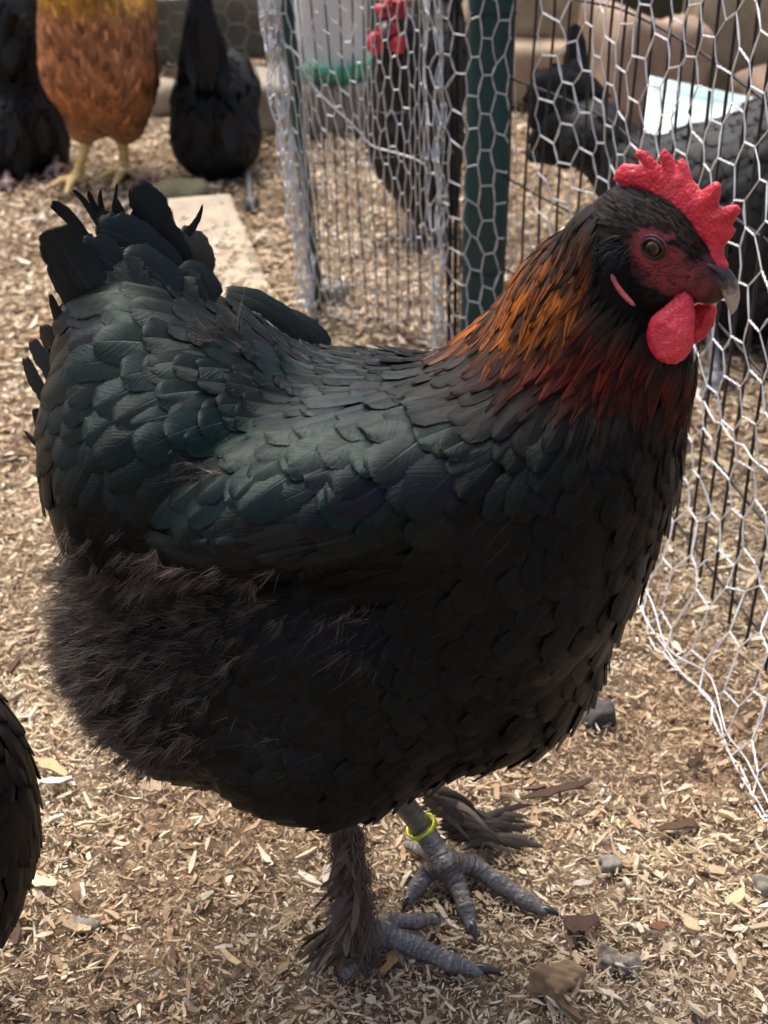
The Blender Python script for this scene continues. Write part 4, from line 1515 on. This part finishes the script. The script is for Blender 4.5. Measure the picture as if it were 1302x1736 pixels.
def build_back():
    tan = mat_plain('tan_stone', (.47, .37, .25), .85, .2, 14, .35, .004)
    tan2 = mat_plain('dressed_stone', (.40, .33, .215), .85, .2, 18, .4, .004)
    pink = mat_plain('pink_stone', (.40, .29, .21), .85, .2, 11, .35, .004)
    olive = mat_plain('olive_stone', (.12, .115, .07), .9, .15, 12, .5, .004)  # dark olive tone, mottled by noise
    board = mat_plain('old_board', (.20, .18, .125), .85, .15, 9, .45, .003)
    grey = mat_plain('grey_timber', (.40, .36, .29), .85, .15, 20, .5, .003)
    conc = mat_plain('concrete', (.47, .40, .305), .9, .15, 30, .28, .002)
    # concrete block half sunk in the litter
    A, B = G(352, 332, .05), G(440, 540, .02)
    c = (A + B) / 2
    L = np.linalg.norm((B - A)[:2]) + .02
    o = chunk('paving_slab', c[0] - .015, c[1], -.0015, (.108, L, .05), math.atan2(-(B - A)[0], (B - A)[1]) + math.pi, conc, 'pale concrete slab half buried in shavings beside the gathered wire', 'slab', None, 1, .0012, (.056 / L, 0), .008, .008)
    n = 620
    k = rng.random(n) ** .38
    x = c[0] - .015 + (A - c)[0] * (1 - 2 * k) + rng.uniform(-.05, .05, n)
    y = c[1] + (A - c)[1] * (1 - 2 * k)
    L_ = np.clip(.008 * np.exp(rng.normal(0, .4, n)), .002, .02)
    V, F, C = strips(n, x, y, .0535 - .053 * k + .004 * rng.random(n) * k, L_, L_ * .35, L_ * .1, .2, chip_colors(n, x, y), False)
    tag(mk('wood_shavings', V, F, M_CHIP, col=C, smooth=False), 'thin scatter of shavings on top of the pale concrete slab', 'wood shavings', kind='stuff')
    p = G(300, 350, .01)
    chunk('stone', p[0], p[1], .018, (.10, .07, .05), .3, olive, 'small olive stone beside the head of the concrete slab', 'stone', None, 2, .006, (0, 0), .02, .007)
    p = G(280, 185, .02)
    chunk('stone', p[0], p[1] + .05, .03, (.07, .07, .07), .3, conc, 'small pale stone at the foot of the board wall', 'stone', None, 3, .006, (0, 0), .02, .008)
    # board wall at the back left
    wall = empty('board_wall', (-.6, 3.25, 0), 'olive grey wooden board wall behind the ginger hen', 'wall')
    for i in range(5):
        chunk('board', -.62, 3.25 + .006 * (i % 2), .075 + .145 * i, (1.5, .03, .138), 0, board, seed=10 + i, rough=.0025, round_=.005, h=.014, parent=wall)
    settle(wall)

    def netb(a_, z_):
        return np.stack([a_, 3.19 + .006 * wob(np.stack([a_, z_], -1), 2, 91), z_], -1)
    V, F, _, _ = hexnet(-.95, -.05, .0, .75, netb, s=.028, h=.05, twist=False, rw=.0011, rt=.0014)
    o = mk('chicken_wire', V, F, mat_plain('dull_wire', (.42, .42, .38), .5, .4, 100, .3, 0, .4))
    tag(o, 'dull chicken wire stretched in front of the old board wall', 'wire netting')
    # timber under the drinker
    p = G(535, 232)
    tim = chunk('timber_block', p[0] + .02, p[1] + .09, .046, (.36, .16, .092), .03, grey, 'weathered grey timber block under the white drinker', 'timber', None, 21, .003, (0, 0), .006, .010)
    # drinker
    q = PY(562, 128, p[1] + .085)
    x, y, z = q[0], p[1] + .085, .0945
    dr = empty('drinker', (x, y, z), 'white poultry drinker with green base standing on a timber block', 'drinker')

    def lathe(name, prof_, mat, n=36):
        prof_ = np.array(prof_)
        an = np.arange(n) * 2 * math.pi / n
        V = np.stack([x + prof_[:, None, 0] * np.cos(an), y + prof_[:, None, 0] * np.sin(an), z + prof_[:, None, 1] + 0 * an], -1).reshape(-1, 3)
        i = np.arange(len(prof_) - 1)[:, None] * n
        j = np.arange(n)[None]
        F = np.stack([i + j, i + (j + 1) % n, i + n + (j + 1) % n, i + n + j], -1).reshape(-1, 4)
        return mk(name, V, F, mat, dr)
    lathe('trough', [(.001, .002), (.074, .002), (.080, .010), (.084, .034), (.081, .034), (.077, .012), (.001, .010)], mat_plain('green_plastic', (.05, .36, .21), .4, .5, 12, .15))
    lathe('reservoir', [(.066, .008), (.068, .05), (.070, .20), (.069, .26), (.055, .29), (.02, .30), (.001, .30)], mat_plain('white_plastic', (.72, .74, .72), .35, .5, 9, .06))
    settle(dr)
    # stones behind the fence on the right
    st = [(930, 36, 3.10, .26, .17, .11, .05, tan, 'stone_block', 'flat tan stone block on top of the pile right of the green post'),
          (920, 105, 3.02, .26, .17, .11, -.04, tan2, 'stone_block', 'tan stone block in the middle of the pile right of the green post'),
          (905, 180, 2.95, .20, .18, .12, .08, tan, 'stone_block', 'bottom tan stone block of the pile right of the green post')]
    z = .06
    for (u, v, Y, dx, dy, dz, rz, mt, nm, lb) in reversed(st):
        pp = PY(u, v, Y)
        chunk(nm, pp[0], Y, z, (dx, dy, dz), rz, mt, lb, 'stone', 'stones stacked behind the fence', int(u), .004, (0, 0), .012, .012)
        z += .112
    pp = PY(1068, 120, 2.75)
    chunk('boulder', pp[0], 2.75, .105, (.20, .20, .21), .5, pink, 'angular pinkish tan rock beside the black hen behind the fence', 'stone', None, 31, .012, (.1, .25), .03, .012)
    pp = PY(1240, 105, 2.9)
    chunk('stone_block', pp[0] + .03, 2.92, .14, (.24, .22, .28), -.06, tan2, 'large dressed tan stone block beyond the pale turquoise tray', 'stone', None, 33, .004, (0, 0), .010, .012)
    chunk('stone_wall', .95, 3.42, .28, (1.5, .2, .62), 0, olive, 'dark olive stone wall behind the loose stones', 'wall', None, 35, .010, (0, 0), .02, .022)
    pp = PY(1285, 160, 2.8)
    chunk('stone', pp[0] + .01, 2.72, .05, (.12, .12, .11), .4, pink, 'rounded stone at the foot of the dressed stone block', 'stone', None, 36, .010, (0, 0), .035, .010)
    chunk('white_bucket', *PY(44, 20, 3.0)[:2], .2, (.10, .10, .40), 0, mat_plain('white_tub', (.75, .75, .75), .5, .4, 5, .05), 'plain white upright plastic box behind the black hen beside the ginger hen', 'box', None, 37, .001, (0, 0), .02, .012)
    chunk('brick', *PY(1302, 50, 3.1)[:2], .3, (.10, .1, .2), 0, mat_plain('orange_clay', (.38, .16, .07), .8, .2, 14, .3, .002), 'orange clay brick standing at the end of the stones', 'brick', None, 38, .002, (0, 0), .006, .010)
    # pale turquoise tray leaning behind the far hen
    cor = [(1098, 138, .225, 2.30), (1290, 178, .20, 2.22), (1292, 262, .10, 2.12), (1084, 262, .10, 2.16)]
    pts = np.array([PY(u, v, Y) for u, v, _, Y in cor])
    n = 12
    s, t = np.meshgrid(np.linspace(0, 1, n + 1), np.linspace(0, 1, n + 1), indexing='ij')
    base = (pts[0] * (1 - s[..., None]) + pts[1] * s[..., None]) * (1 - t[..., None]) + (pts[3] * (1 - s[..., None]) + pts[2] * s[..., None]) * t[..., None]
    nn = nrm(np.cross(pts[1] - pts[0], pts[3] - pts[0]))
    nn = nn if nn[2] > 0 else -nn
    rim = np.clip(np.minimum(np.minimum(s, 1 - s), np.minimum(t, 1 - t)) * 12, 0, 1)
    Vt = base + nn * (.012 * (1 - rim) + .006 * np.sin(s * 7) * t)[..., None]
    Vb = Vt - nn * .004
    k = (n + 1) ** 2
    f0 = grid_faces(n, n)
    ed = np.concatenate([np.arange(n + 1), np.arange(1, n + 1) * (n + 1) + n, (n * (n + 1) + np.arange(n - 1, -1, -1)), np.arange(n - 1, 0, -1) * (n + 1)])
    side = np.stack([ed, np.roll(ed, -1), np.roll(ed, -1) + k, ed + k], -1)
    mt = mat_plain('turquoise_plastic', (.74, .80, .78), .4, .5, 7, .2, 0, 0, (.40, .70, .68))
    o = mk('plastic_tray', np.vstack([Vt.reshape(-1, 3), Vb.reshape(-1, 3)]), np.vstack([f0[:, ::-1], f0 + k, side]), mt)
    tag(o, 'pale turquoise and white plastic tray propped behind the black hen beyond the fence', 'tray')
    # legs of the tray so that it stands
    return


build_back()


# ------------------------------------------------------------------ the other hens
def make_bird(name, label, blobs, base, dirs, L, W, n, foot, group, cols=None, legs_=None, legcol=(.05, .05, .05), extra=None, h=.008, lift=.0018, K=.012, point=0., wdens=.62):
    root = empty(name, foot, label, 'hen', group)
    f = blob_sdf(blobs, K)
    V, F = surface_nets(f, f.lo, f.hi, h)
    V = V - grad(f, V) * (f(V) + .0015)[:, None]
    mk('body', V, F, mat_plain(name + '_skin', tuple(c * .6 for c in base), .9, .1, 40), root)
    P = scatter_on(V, F, n)
    P = P - grad(f, P) * f(P)[:, None]
    u, v = proj(P)
    dr = np.array(dirs, float)
    w_ = np.exp(-((u[:, None] - dr[:, 0]) ** 2 + (v[:, None] - dr[:, 1]) ** 2) / (2 * 60. ** 2)) + 1e-9
    w_ /= w_.sum(1, keepdims=True)
    r = w_ @ dr[:, 2:4]
    k = poisson(P, np.full(len(P), W * 2 * wdens))
    P, u, v, r = P[k], u[k], v[k], r[k]
    N = len(P)
    D = nrm(img_dir(r[:, 0], r[:, 1]) + rng.normal(0, .12, (N, 3)))
    q = grow(f, P, D, L * rng.uniform(.8, 1.25, N), W * rng.uniform(.8, 1.2, N), lift * rng.uniform(.4, 1.6, N), 6, 4, point)
    c = np.array(base) * rng.uniform(.6, 1.4, (N, 1))
    if cols:
        c = cols(u, v, c)
    s = np.linspace(0, 1, 7)[None, :, None, None]
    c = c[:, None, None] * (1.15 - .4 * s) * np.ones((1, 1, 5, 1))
    gf = grid_faces(6, 4)
    Fq = (gf[None] + (np.arange(N) * 35)[:, None, None]).reshape(-1, 4)
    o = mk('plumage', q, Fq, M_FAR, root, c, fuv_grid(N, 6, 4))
    tag(o, kind='stuff')
    for chains in (legs_ or []):
        chain_leg('leg', chains, M_SC, root, legcol, .0022, .002, .005)
    if extra:
        extra(root)
    settle(root)
    return root


M_SC = mat_scale(.5)


def limb(pts, r):
    return (np.array(pts), r)


def foot3(hip, j, toes, r=.007):
    ch = [limb([hip, (np.array(hip) + j) / 2, j], [r * 1.3, r, r * 1.05])]
    for t in toes:
        ch.append(limb([j, (np.array(j) * .5 + np.array(t) * .5 + [0, 0, .004]), t], [r, r * .8, r * .5]))
    return ch


def build_birds():
    def spray(root, bases, tips, Y, n, w0, w1, col, face=(0, -1, .3)):
        for i in range(n):
            k = rng.random()
            b = PY(np.interp(k, [0, 1], [bases[0][0], bases[1][0]]), np.interp(k, [0, 1], [bases[0][1], bases[1][1]]), Y + rng.normal(0, .012))
            e = PY(np.interp(k, [0, .5, 1], [t[0] for t in tips]) + rng.normal(0, 4), np.interp(k, [0, .5, 1], [t[1] for t in tips]) + rng.normal(0, 14), Y + rng.normal(0, .012))
            V, F, C, U = blade(b, e, rng.uniform(w0, w1), rng.normal(0, .004, 3), (rng.normal(0, .3), -1, .3), np.array(col) * rng.uniform(.5, 1.7), 8, 4, .2, .2, rng.normal(0, .2), .12)
            mk('tail_feather', V, F, M_FAR, root, C, U)

    def btail(root):
        spray(root, ((325, 150), (390, 160)), ((325, 60), (341, 8), (362, 70)), 2.36, 18, .010, .017, (.007, .007, .008))
        spray(root, ((310, 190), (425, 190)), ((296, 250), (360, 262), (436, 255)), 2.34, 16, .012, .018, (.012, .011, .011))

    def ltail(root):
        spray(root, ((0, 120), (90, 150)), ((5, 20), (40, 70), (80, 10)), 2.42, 16, .010, .017, (.007, .007, .008))
        spray(root, ((5, 190), (85, 180)), ((10, 270), (50, 275), (95, 250)), 2.39, 16, .012, .018, (.012, .010, .010))
    # ginger hen facing the camera
    Y = 2.37
    bl = [(163, 118, Y, 92, 78, .09, 0), (155, 50, Y, 86, 84, .085, 0), (186, 170, Y + .02, 66, 40, .075, -8), (143, 205, Y, 26, 36, .03, 0), (212, 208, Y + .02, 28, 32, .03, 0), (128, -30, Y - .02, 60, 80, .06, 0), (232, 60, Y + .09, 30, 95, .10, -8), (118, -120, Y - .03, 40, 50, .045, 0)]

    def gc(u, v, c):
        g = np.clip((22 - v) / 30, 0, 1)[:, None]
        c = c * (1 - g) + np.array([.42, .20, .025]) * g * rng.uniform(.6, 1.3, (len(u), 1))
        c = c * (1 + .38 * wob(np.stack([u, v], -1) / 100., 2.6, 88)[:, None])
        pale = np.clip((v - 190) / 60, 0, 1)[:, None] * .5
        c = c * (1 - pale) + np.array([.34, .22, .13]) * pale
        spot = (rng.random((len(u), 1)) < .10)
        return np.where(spot, c * 1.5 + .03, c)
    def gwing(root):
        for i in range(22):
            k = i / 21
            b = PY(238 + rng.uniform(-14, 12), 10 + 90 * k, Y + .01 + .05 * rng.random())
            e = PY(258 + 10 * math.sin(k * 3) + rng.uniform(-8, 4), 75 + 105 * k, Y + .02 + .05 * rng.random())
            V, F, C, U = blade(b, e, rng.uniform(.008, .013), (0, 0, 0), (.5, -1, .2), np.array([.20, .085, .035]) * rng.uniform(.5, 1.4), 8, 4, .25, .2, .1, .1)
            mk('wing_feather', V, F, M_FAR, root, C, U)
    z1, z2 = G(128, 303, .012), G(212, 288, .012)
    lg = [foot3(PY(148, 235, Y + .0), z1, [G(82, 318, .006), G(112, 328, .006), G(157, 306, .006)], .009), foot3(PY(208, 240, Y + .05), z2, [G(172, 300, .006), G(192, 318, .006), G(232, 300, .006)], .009)]
    make_bird('hen', 'ginger hen with golden neck and yellow legs facing the camera', bl, (.33, .130, .048), [(165, 0, .1, 1), (160, 150, .15, 1), (240, 100, .3, 1), (200, 230, .2, 1)], .026, .0055, 50000, G(165, 300), None, gc, lg, (.85, .60, .22), gwing, .009, .0010, .012, .45)

    # black hen with its tail up, feeding
    Y = 2.42
    bl = [(366, 235, Y, 74, 66, .08, 0), (360, 170, Y + .02, 66, 60, .075, 0), (345, 110, Y - .01, 36, 60, .04, -8), (339, 50, Y - .02, 19, 55, .02, -3), (340, 12, Y - .02, 8, 30, .012, 0), (380, 150, Y + .1, 60, 60, .1, 0)]
    lg = [foot3(PY(345, 290, Y), G(347, 338, .01), [G(335, 350, .006), G(350, 356, .006), G(362, 346, .006)], .008), foot3(PY(418, 280, Y), G(425, 342, .01), [G(415, 356, .006), G(430, 360, .006), G(440, 350, .006)], .008)]
    make_bird('hen', 'black hen bending away with its pointed tail up beside the gathered wire', bl, (.006, .006, .007), [(345, 20, 0, -1), (345, 100, -.1, -1), (330, 190, -.4, .9), (410, 190, .4, .9), (365, 280, 0, 1)], .034, .010, 14000, G(385, 330), None,
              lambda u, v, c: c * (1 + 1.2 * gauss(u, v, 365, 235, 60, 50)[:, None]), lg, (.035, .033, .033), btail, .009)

    # black hen at the left edge of the flock
    Y = 2.48
    bl = [(25, 220, Y, 80, 85, .10, 0), (20, 110, Y + .03, 62, 110, .09, -5), (72, 70, Y + .04, 26, 90, .03, 8), (8, 40, Y + .02, 24, 70, .03, -4), (70, 250, Y, 40, 50, .05, 0), (-60, 200, Y, 60, 90, .09, 0)]
    lg = [foot3(PY(88, 220, Y), G(95, 285, .01), [G(75, 298, .006), G(98, 304, .006), G(118, 290, .006)], .008), foot3(PY(15, 270, Y), G(12, 312, .01), [G(0, 322, .006), G(18, 326, .006), G(30, 316, .006)], .008)]
    make_bird('hen', 'black hen standing close beside the ginger hen and the white box', bl, (.006, .006, .0065), [(30, 50, 0, -1), (30, 160, -.1, 1), (40, 260, 0, 1)], .036, .011, 16000, G(40, 305), None,
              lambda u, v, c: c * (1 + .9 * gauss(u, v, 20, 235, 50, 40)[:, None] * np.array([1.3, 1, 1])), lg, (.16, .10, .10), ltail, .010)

    # dark hen with red face behind the gathered wire
    Y = 2.12
    bl = [(702, 225, Y, 82, 110, .085, 6), (700, 130, Y, 66, 80, .07, 0), (690, 75, Y - .02, 36, 50, .04, 0), (664, 48, Y - .03, 26, 28, .026, 0), (728, 320, Y, 48, 60, .06, 10), (755, 120, Y + .06, 36, 90, .05, 0), (760, 30, Y + .1, 20, 80, .03, 0)]

    def face(root):
        s = scale_at(660, 50, Y - .05)

        def lobe(nm, c, rx, rz, par=root, Yo=-.065):
            b = [(c[0], c[1], Y + Yo, rx, rz, .008, 0)]
            f = blob_sdf(b)
            V, F = surface_nets(f, f.lo, f.hi, .003)
            return mk(nm, V, F, M_COMB, par)
        lobe('wattle', (636, 74), 16, 20)
        lobe('wattle', (676, 76), 16, 16)
        lobe('face', (660, 50), 20, 14, root, -.058)
        o = [px for px in [(640, 28), (636, 8), (650, 14), (652, -8), (664, 10), (670, -10), (680, 8), (688, -4), (690, 18), (682, 34)]]
        P = np.array([PY(u, v, Y - .05) for u, v in o])
        c = P.mean(0)
        k = len(P)
        V = np.vstack([P + [0, -.006, 0], P + [0, .006, 0], (P - c) * .6 + c + [0, -.010, 0], (P - c) * .6 + c + [0, .010, 0]])
        i = np.arange(k)
        j = (i + 1) % k
        F = np.vstack([np.stack([i, j, k + j, k + i], -1), np.stack([j, i, 2 * k + i, 2 * k + j], -1), np.stack([k + i, k + j, 3 * k + j, 3 * k + i], -1),
                       [[2 * k + a, 2 * k + a + 1, 2 * k + k - 2 - a, 2 * k + k - 1 - a] for a in range(k // 2 - 1)], [[3 * k + a + 1, 3 * k + a, 3 * k + k - 1 - a, 3 * k + k - 2 - a] for a in range(k // 2 - 1)]])
        mk('comb', V, F, M_COMB, root)
        b0 = PY(656, 44, Y - .07)
        V, F = tube([b0, b0 + [-.003, -.012, -.006], b0 + [-.004, -.022, -.016]], [.009, .007, .001], 8)
        mk('beak', V, F, mat_plain('far_beak', (.06, .055, .055), .4), root)
    lg = [foot3(PY(705, 340, Y), G(700, 402, .01), [G(680, 412, .006), G(700, 418, .006), G(720, 408, .006)], .008), foot3(PY(745, 335, Y), G(748, 396, .01), [G(735, 408, .006), G(752, 412, .006), G(765, 402, .006)], .008)]
    make_bird('hen', 'dark brown black hen with red comb and wattles behind the chicken wire', bl, (.016, .0135, .0125), [(690, 90, -.1, 1), (700, 220, -.1, 1), (750, 120, .1, 1), (720, 320, 0, 1)], .030, .009, 16000, G(720, 395), None, None, lg, (.05, .048, .047), face, .008)

    # grey black hen beyond the fence on the right
    Y = 1.72
    bl = [(1250, 370, Y, 125, 150, .10, 0), (1180, 330, Y + .02, 90, 110, .09, 0), (1330, 300, Y, 120, 140, .10, 0), (1080, 300, Y + .05, 70, 60, .06, -15), (1010, 230, Y + .08, 60, 55, .05, -30), (1210, 480, Y, 70, 70, .07, 0), (1300, 450, Y, 110, 110, .09, 0), (1440, 200, Y, 60, 140, .06, -20), (1480, 60, Y, 35, 40, .035, 0)]

    def tails(root):
        for i in range(26):
            k = i / 25
            b = PY(1000 + rng.uniform(-40, 50), 210 + rng.uniform(-50, 60), Y + .07 + .03 * rng.random())
            e = PY(885 + 45 * rng.random() + 40 * (1 - k) * (i % 3 == 0), 105 + 165 * k + rng.normal(0, 10), Y + .08 + .04 * rng.random())
            V, F, C, U = blade(b, e, rng.uniform(.010, .019), np.array([0, 0, rng.uniform(0, .015)]), (rng.normal(0, .3), -1, .4), np.array([.020, .020, .022]) * rng.uniform(.6, 1.5), 8, 4, .2, .2, rng.normal(0, .2), .15)
            mk('tail_feather', V, F, M_FAR, root, C, U)
        for (bu, bv, tu, tv, w_) in ((985, 170, 975, 40, .014), (1000, 180, 962, 85, .013)):
            V, F, C, U = blade(PY(bu, bv, Y + .12), PY(tu, tv, Y + .13), w_, (0, 0, 0), (0, -1, .2), (.028, .028, .03), 8, 4, .1, .2, .1, .1)
            mk('tail_feather', V, F, M_FAR, root, C, U)
    lg = [foot3(PY(1205, 530, Y - .01), G(1212, 640, .012), [G(1190, 668, .007), G(1215, 672, .007), G(1245, 655, .007), G(1190, 640, .006)], .0085), foot3(PY(1310, 540, Y + .02), G(1312, 600, .012), [G(1300, 616, .006), G(1325, 612, .006)], .0085)]
    make_bird('hen', 'charcoal black hen with bushy tail feeding beyond the black wire fence', bl, (.020, .020, .0215), [(1000, 220, -1, -.3), (1100, 290, -1, 0), (1200, 300, -.9, .4), (1250, 480, -.6, .8), (1330, 250, -.8, .6)], .034, .0105, 24000, G(1255, 620), None, None, lg, (.085, .09, .10), tails, .009, .0025)

    # the bird whose breast comes into the picture at the left
    Y = .60
    bl = [(-100, 1420, Y, 148, 220, .085, 0), (-300, 1420, Y, 240, 210, .095, 0), (-480, 1300, Y, 180, 170, .085, 0), (-150, 1300, Y + .01, 120, 120, .07, 0), (-640, 1050, Y, 60, 170, .035, 25)]
    lg = [foot3(PY(-230, 1560, Y), G(-200, 1760, .012), [G(-130, 1800, .007), G(-180, 1830, .007), G(-230, 1790, .007)], .009), foot3(PY(-330, 1540, Y + .05), G(-330, 1640, .012), [G(-270, 1660, .007), G(-310, 1680, .007)], .009)]
    make_bird('hen', 'dark brown black hen whose rounded rump shows beside the black hen', bl, (.008, .0065, .006), [(-50, 1300, .5, .8), (-50, 1500, .2, 1), (-300, 1400, .9, .4)], .030, .0105, 22000, G(-250, 1720), None, None, lg, (.05, .05, .05), None, .007, .002)


build_birds()


# ------------------------------------------------------------------ stones and big chips lying on the litter
def pebble(name, u, v, dims, rotz, mat, label, cat, seed, rough=.0012, zc=.6, rnd=.5):
    p = G(u, v)
    z = float(relief(p[0], p[1]))
    dims = np.array(dims) / 2
    r = dims.min() * rnd

    def f(P):
        q = np.abs(P) * (1 + .0) - dims + r
        d = np.linalg.norm(np.maximum(q, 0), axis=-1) + np.minimum(q.max(-1), 0) - r
        return d + rough * wob(P, 45., seed) + rough * .6 * wob(P, 120., seed + 1) + .25 * np.abs(P[:, 1]) * (P[:, 0] / dims[0]) * .6
    V, F = surface_nets(f, -dims * 1.5 - .003, dims * 1.5 + .003, max(dims.min() / 6, .0008))
    o = mk(name, V, F, mat, smooth=True)
    o.location = (p[0], p[1], z + dims[2] * (1 - zc) + .002)
    o.rotation_euler = (.1, .12, rotz)
    tag(o, label, cat)


def build_small():
    gr = mat_plain('grey_pebble', (.27, .25, .21), .7, .3, 90, .35, .0006)
    tn = mat_plain('tan_rock', (.33, .225, .12), .8, .25, 70, .45, .001)
    dk = mat_plain('dark_rock', (.10, .095, .09), .8, .25, 70, .5, .001)
    wh = mat_plain('dried_dropping', (.42, .37, .31), .85, .2, 130, .6, .001, 0, (.10, .072, .05))
    pebble('pebble', 1035, 1474, (.014, .010, .008), .2, gr, 'small smooth grey pebble lying near the banded foot', 'pebble', 301)
    pebble('stone', 945, 1678, (.030, .020, .017), .75, tn, 'tan angular stone lying beyond the claw of the near foot', 'stone', 305, .0022, .55, .35)
    pebble('dropping', 1048, 1638, (.026, .013, .009), -.2, wh, 'dried dark and white dropping between the tan stone and the grey pebble', 'dropping', 309, .0022)
    pebble('pebble', 140, 1568, (.022, .007, .005), -.15, gr, 'long flat grey pebble half sunk in shavings below the tail', 'pebble', 313)
    pebble('stone', 1012, 1212, (.028, .020, .018), .3, dk, 'dark grey stone under the breast of the black hen', 'stone', 317, .002)
    pebble('pebble', 1296, 1510, (.014, .012, .010), .4, gr, 'round grey pebble below the corner of the chicken wire', 'pebble', 321)
    pebble('stone', 560, 505, (.05, .04, .03), .4, gr, 'pale stone seen through the gathered chicken wire', 'stone', 325, .003)
    # big chips one can pick out: u, v, length mm, width mm, turn, colour, label
    big = [(92, 1322, 34, 9, -.55, (.52, .36, .20), 'long tan wood chip lying beside the brown black rump'), (98, 1346, 24, 6, .08, (.72, .66, .55), 'white flat wood chip beside the long tan chip'),
           (665, 1640, 30, 8, 1.15, (.33, .20, .10), 'brown split wood chip standing out under the near foot'), (70, 1512, 26, 9, -.25, (.62, .50, .33), 'broad pale wood chip below the tail of the black hen'),
           (1245, 1538, 22, 7, .75, (.62, .50, .30), 'pale slanting wood chip below the chicken wire corner'), (985, 1582, 24, 16, .2, (.085, .052, .042), 'dark brown bark flake in front of the banded foot'),
           (1150, 1395, 32, 9, .3, (.10, .062, .042), 'long dark bark strip below the chicken wire'), (945, 1352, 60, 7, .35, (.07, .045, .034), 'long dark root lying behind the banded foot'),
           (1165, 1575, 20, 8, -.9, (.55, .42, .26), 'square tan wood chip below the dark bark strip'), (1115, 1585, 14, 6, .1, (.20, .095, .062), 'small red bark chip below the grey pebble'),
           (890, 1640, 3, 3, 0, (.3, .2, .1), None), (1190, 1060, 26, 5, .35, (.62, .52, .36), 'pale wood chip caught at the foot of the chicken wire'), (1180, 1292, 24, 7, .9, (.07, .045, .03), 'dark leaf scrap in the hollow beside the netting'),
           (262, 1345, 20, 12, .3, (.36, .27, .18), 'curled dry leaf in the shade under the rear down'), (430, 1365, 26, 12, .2, (.42, .32, .24), 'curled pale leaf under the belly of the black hen')]
    for i, (u, v, l, w_, a, c, lb) in enumerate(big):
        if not lb:
            continue
        p = G(u, v)
        n = 6
        s = np.linspace(-.5, .5, n + 1)
        r = np.random.default_rng(400 + i)
        hw = (w_ / 2000) * (1 - .75 * np.abs(s * 2) ** 2.2) * (1 + .2 * r.normal(size=n + 1))
        hw[0] = hw[-1] = w_ / 2000 * .35
        cv = r.normal(0, .05) * l * .001
        x = s * l / 1000
        y = r.normal(0, .0006, n + 1) + cv * (s * 2) ** 2
        z = .06 * l / 1000 * np.abs(s * 2) ** 2 * r.uniform(-.3, 1)
        th = .0011
        V = []
        for k in range(n + 1):
            V += [(x[k], y[k] - hw[k], z[k]), (x[k], y[k] + hw[k], z[k] + .0008), (x[k], y[k] + hw[k], z[k] - th), (x[k], y[k] - hw[k], z[k] - th)]
        F = [[k * 4 + j, k * 4 + (j + 1) % 4, k * 4 + 4 + (j + 1) % 4, k * 4 + 4 + j] for k in range(n) for j in range(4)] + [[0, 1, 2, 3], [n * 4 + 3, n * 4 + 2, n * 4 + 1, n * 4]]
        o = mk('wood_chip', np.array(V), F, M_CHIP, None, np.tile(c, (len(V), 1)), smooth=False)
        o.location = (p[0], p[1], float(relief(p[0], p[1])) + .0085)
        o.rotation_euler = (r.normal(0, .06), r.normal(0, .05), a)
        tag(o, lb, 'wood chip', 'larger chips and bark pieces on the litter')


build_small()
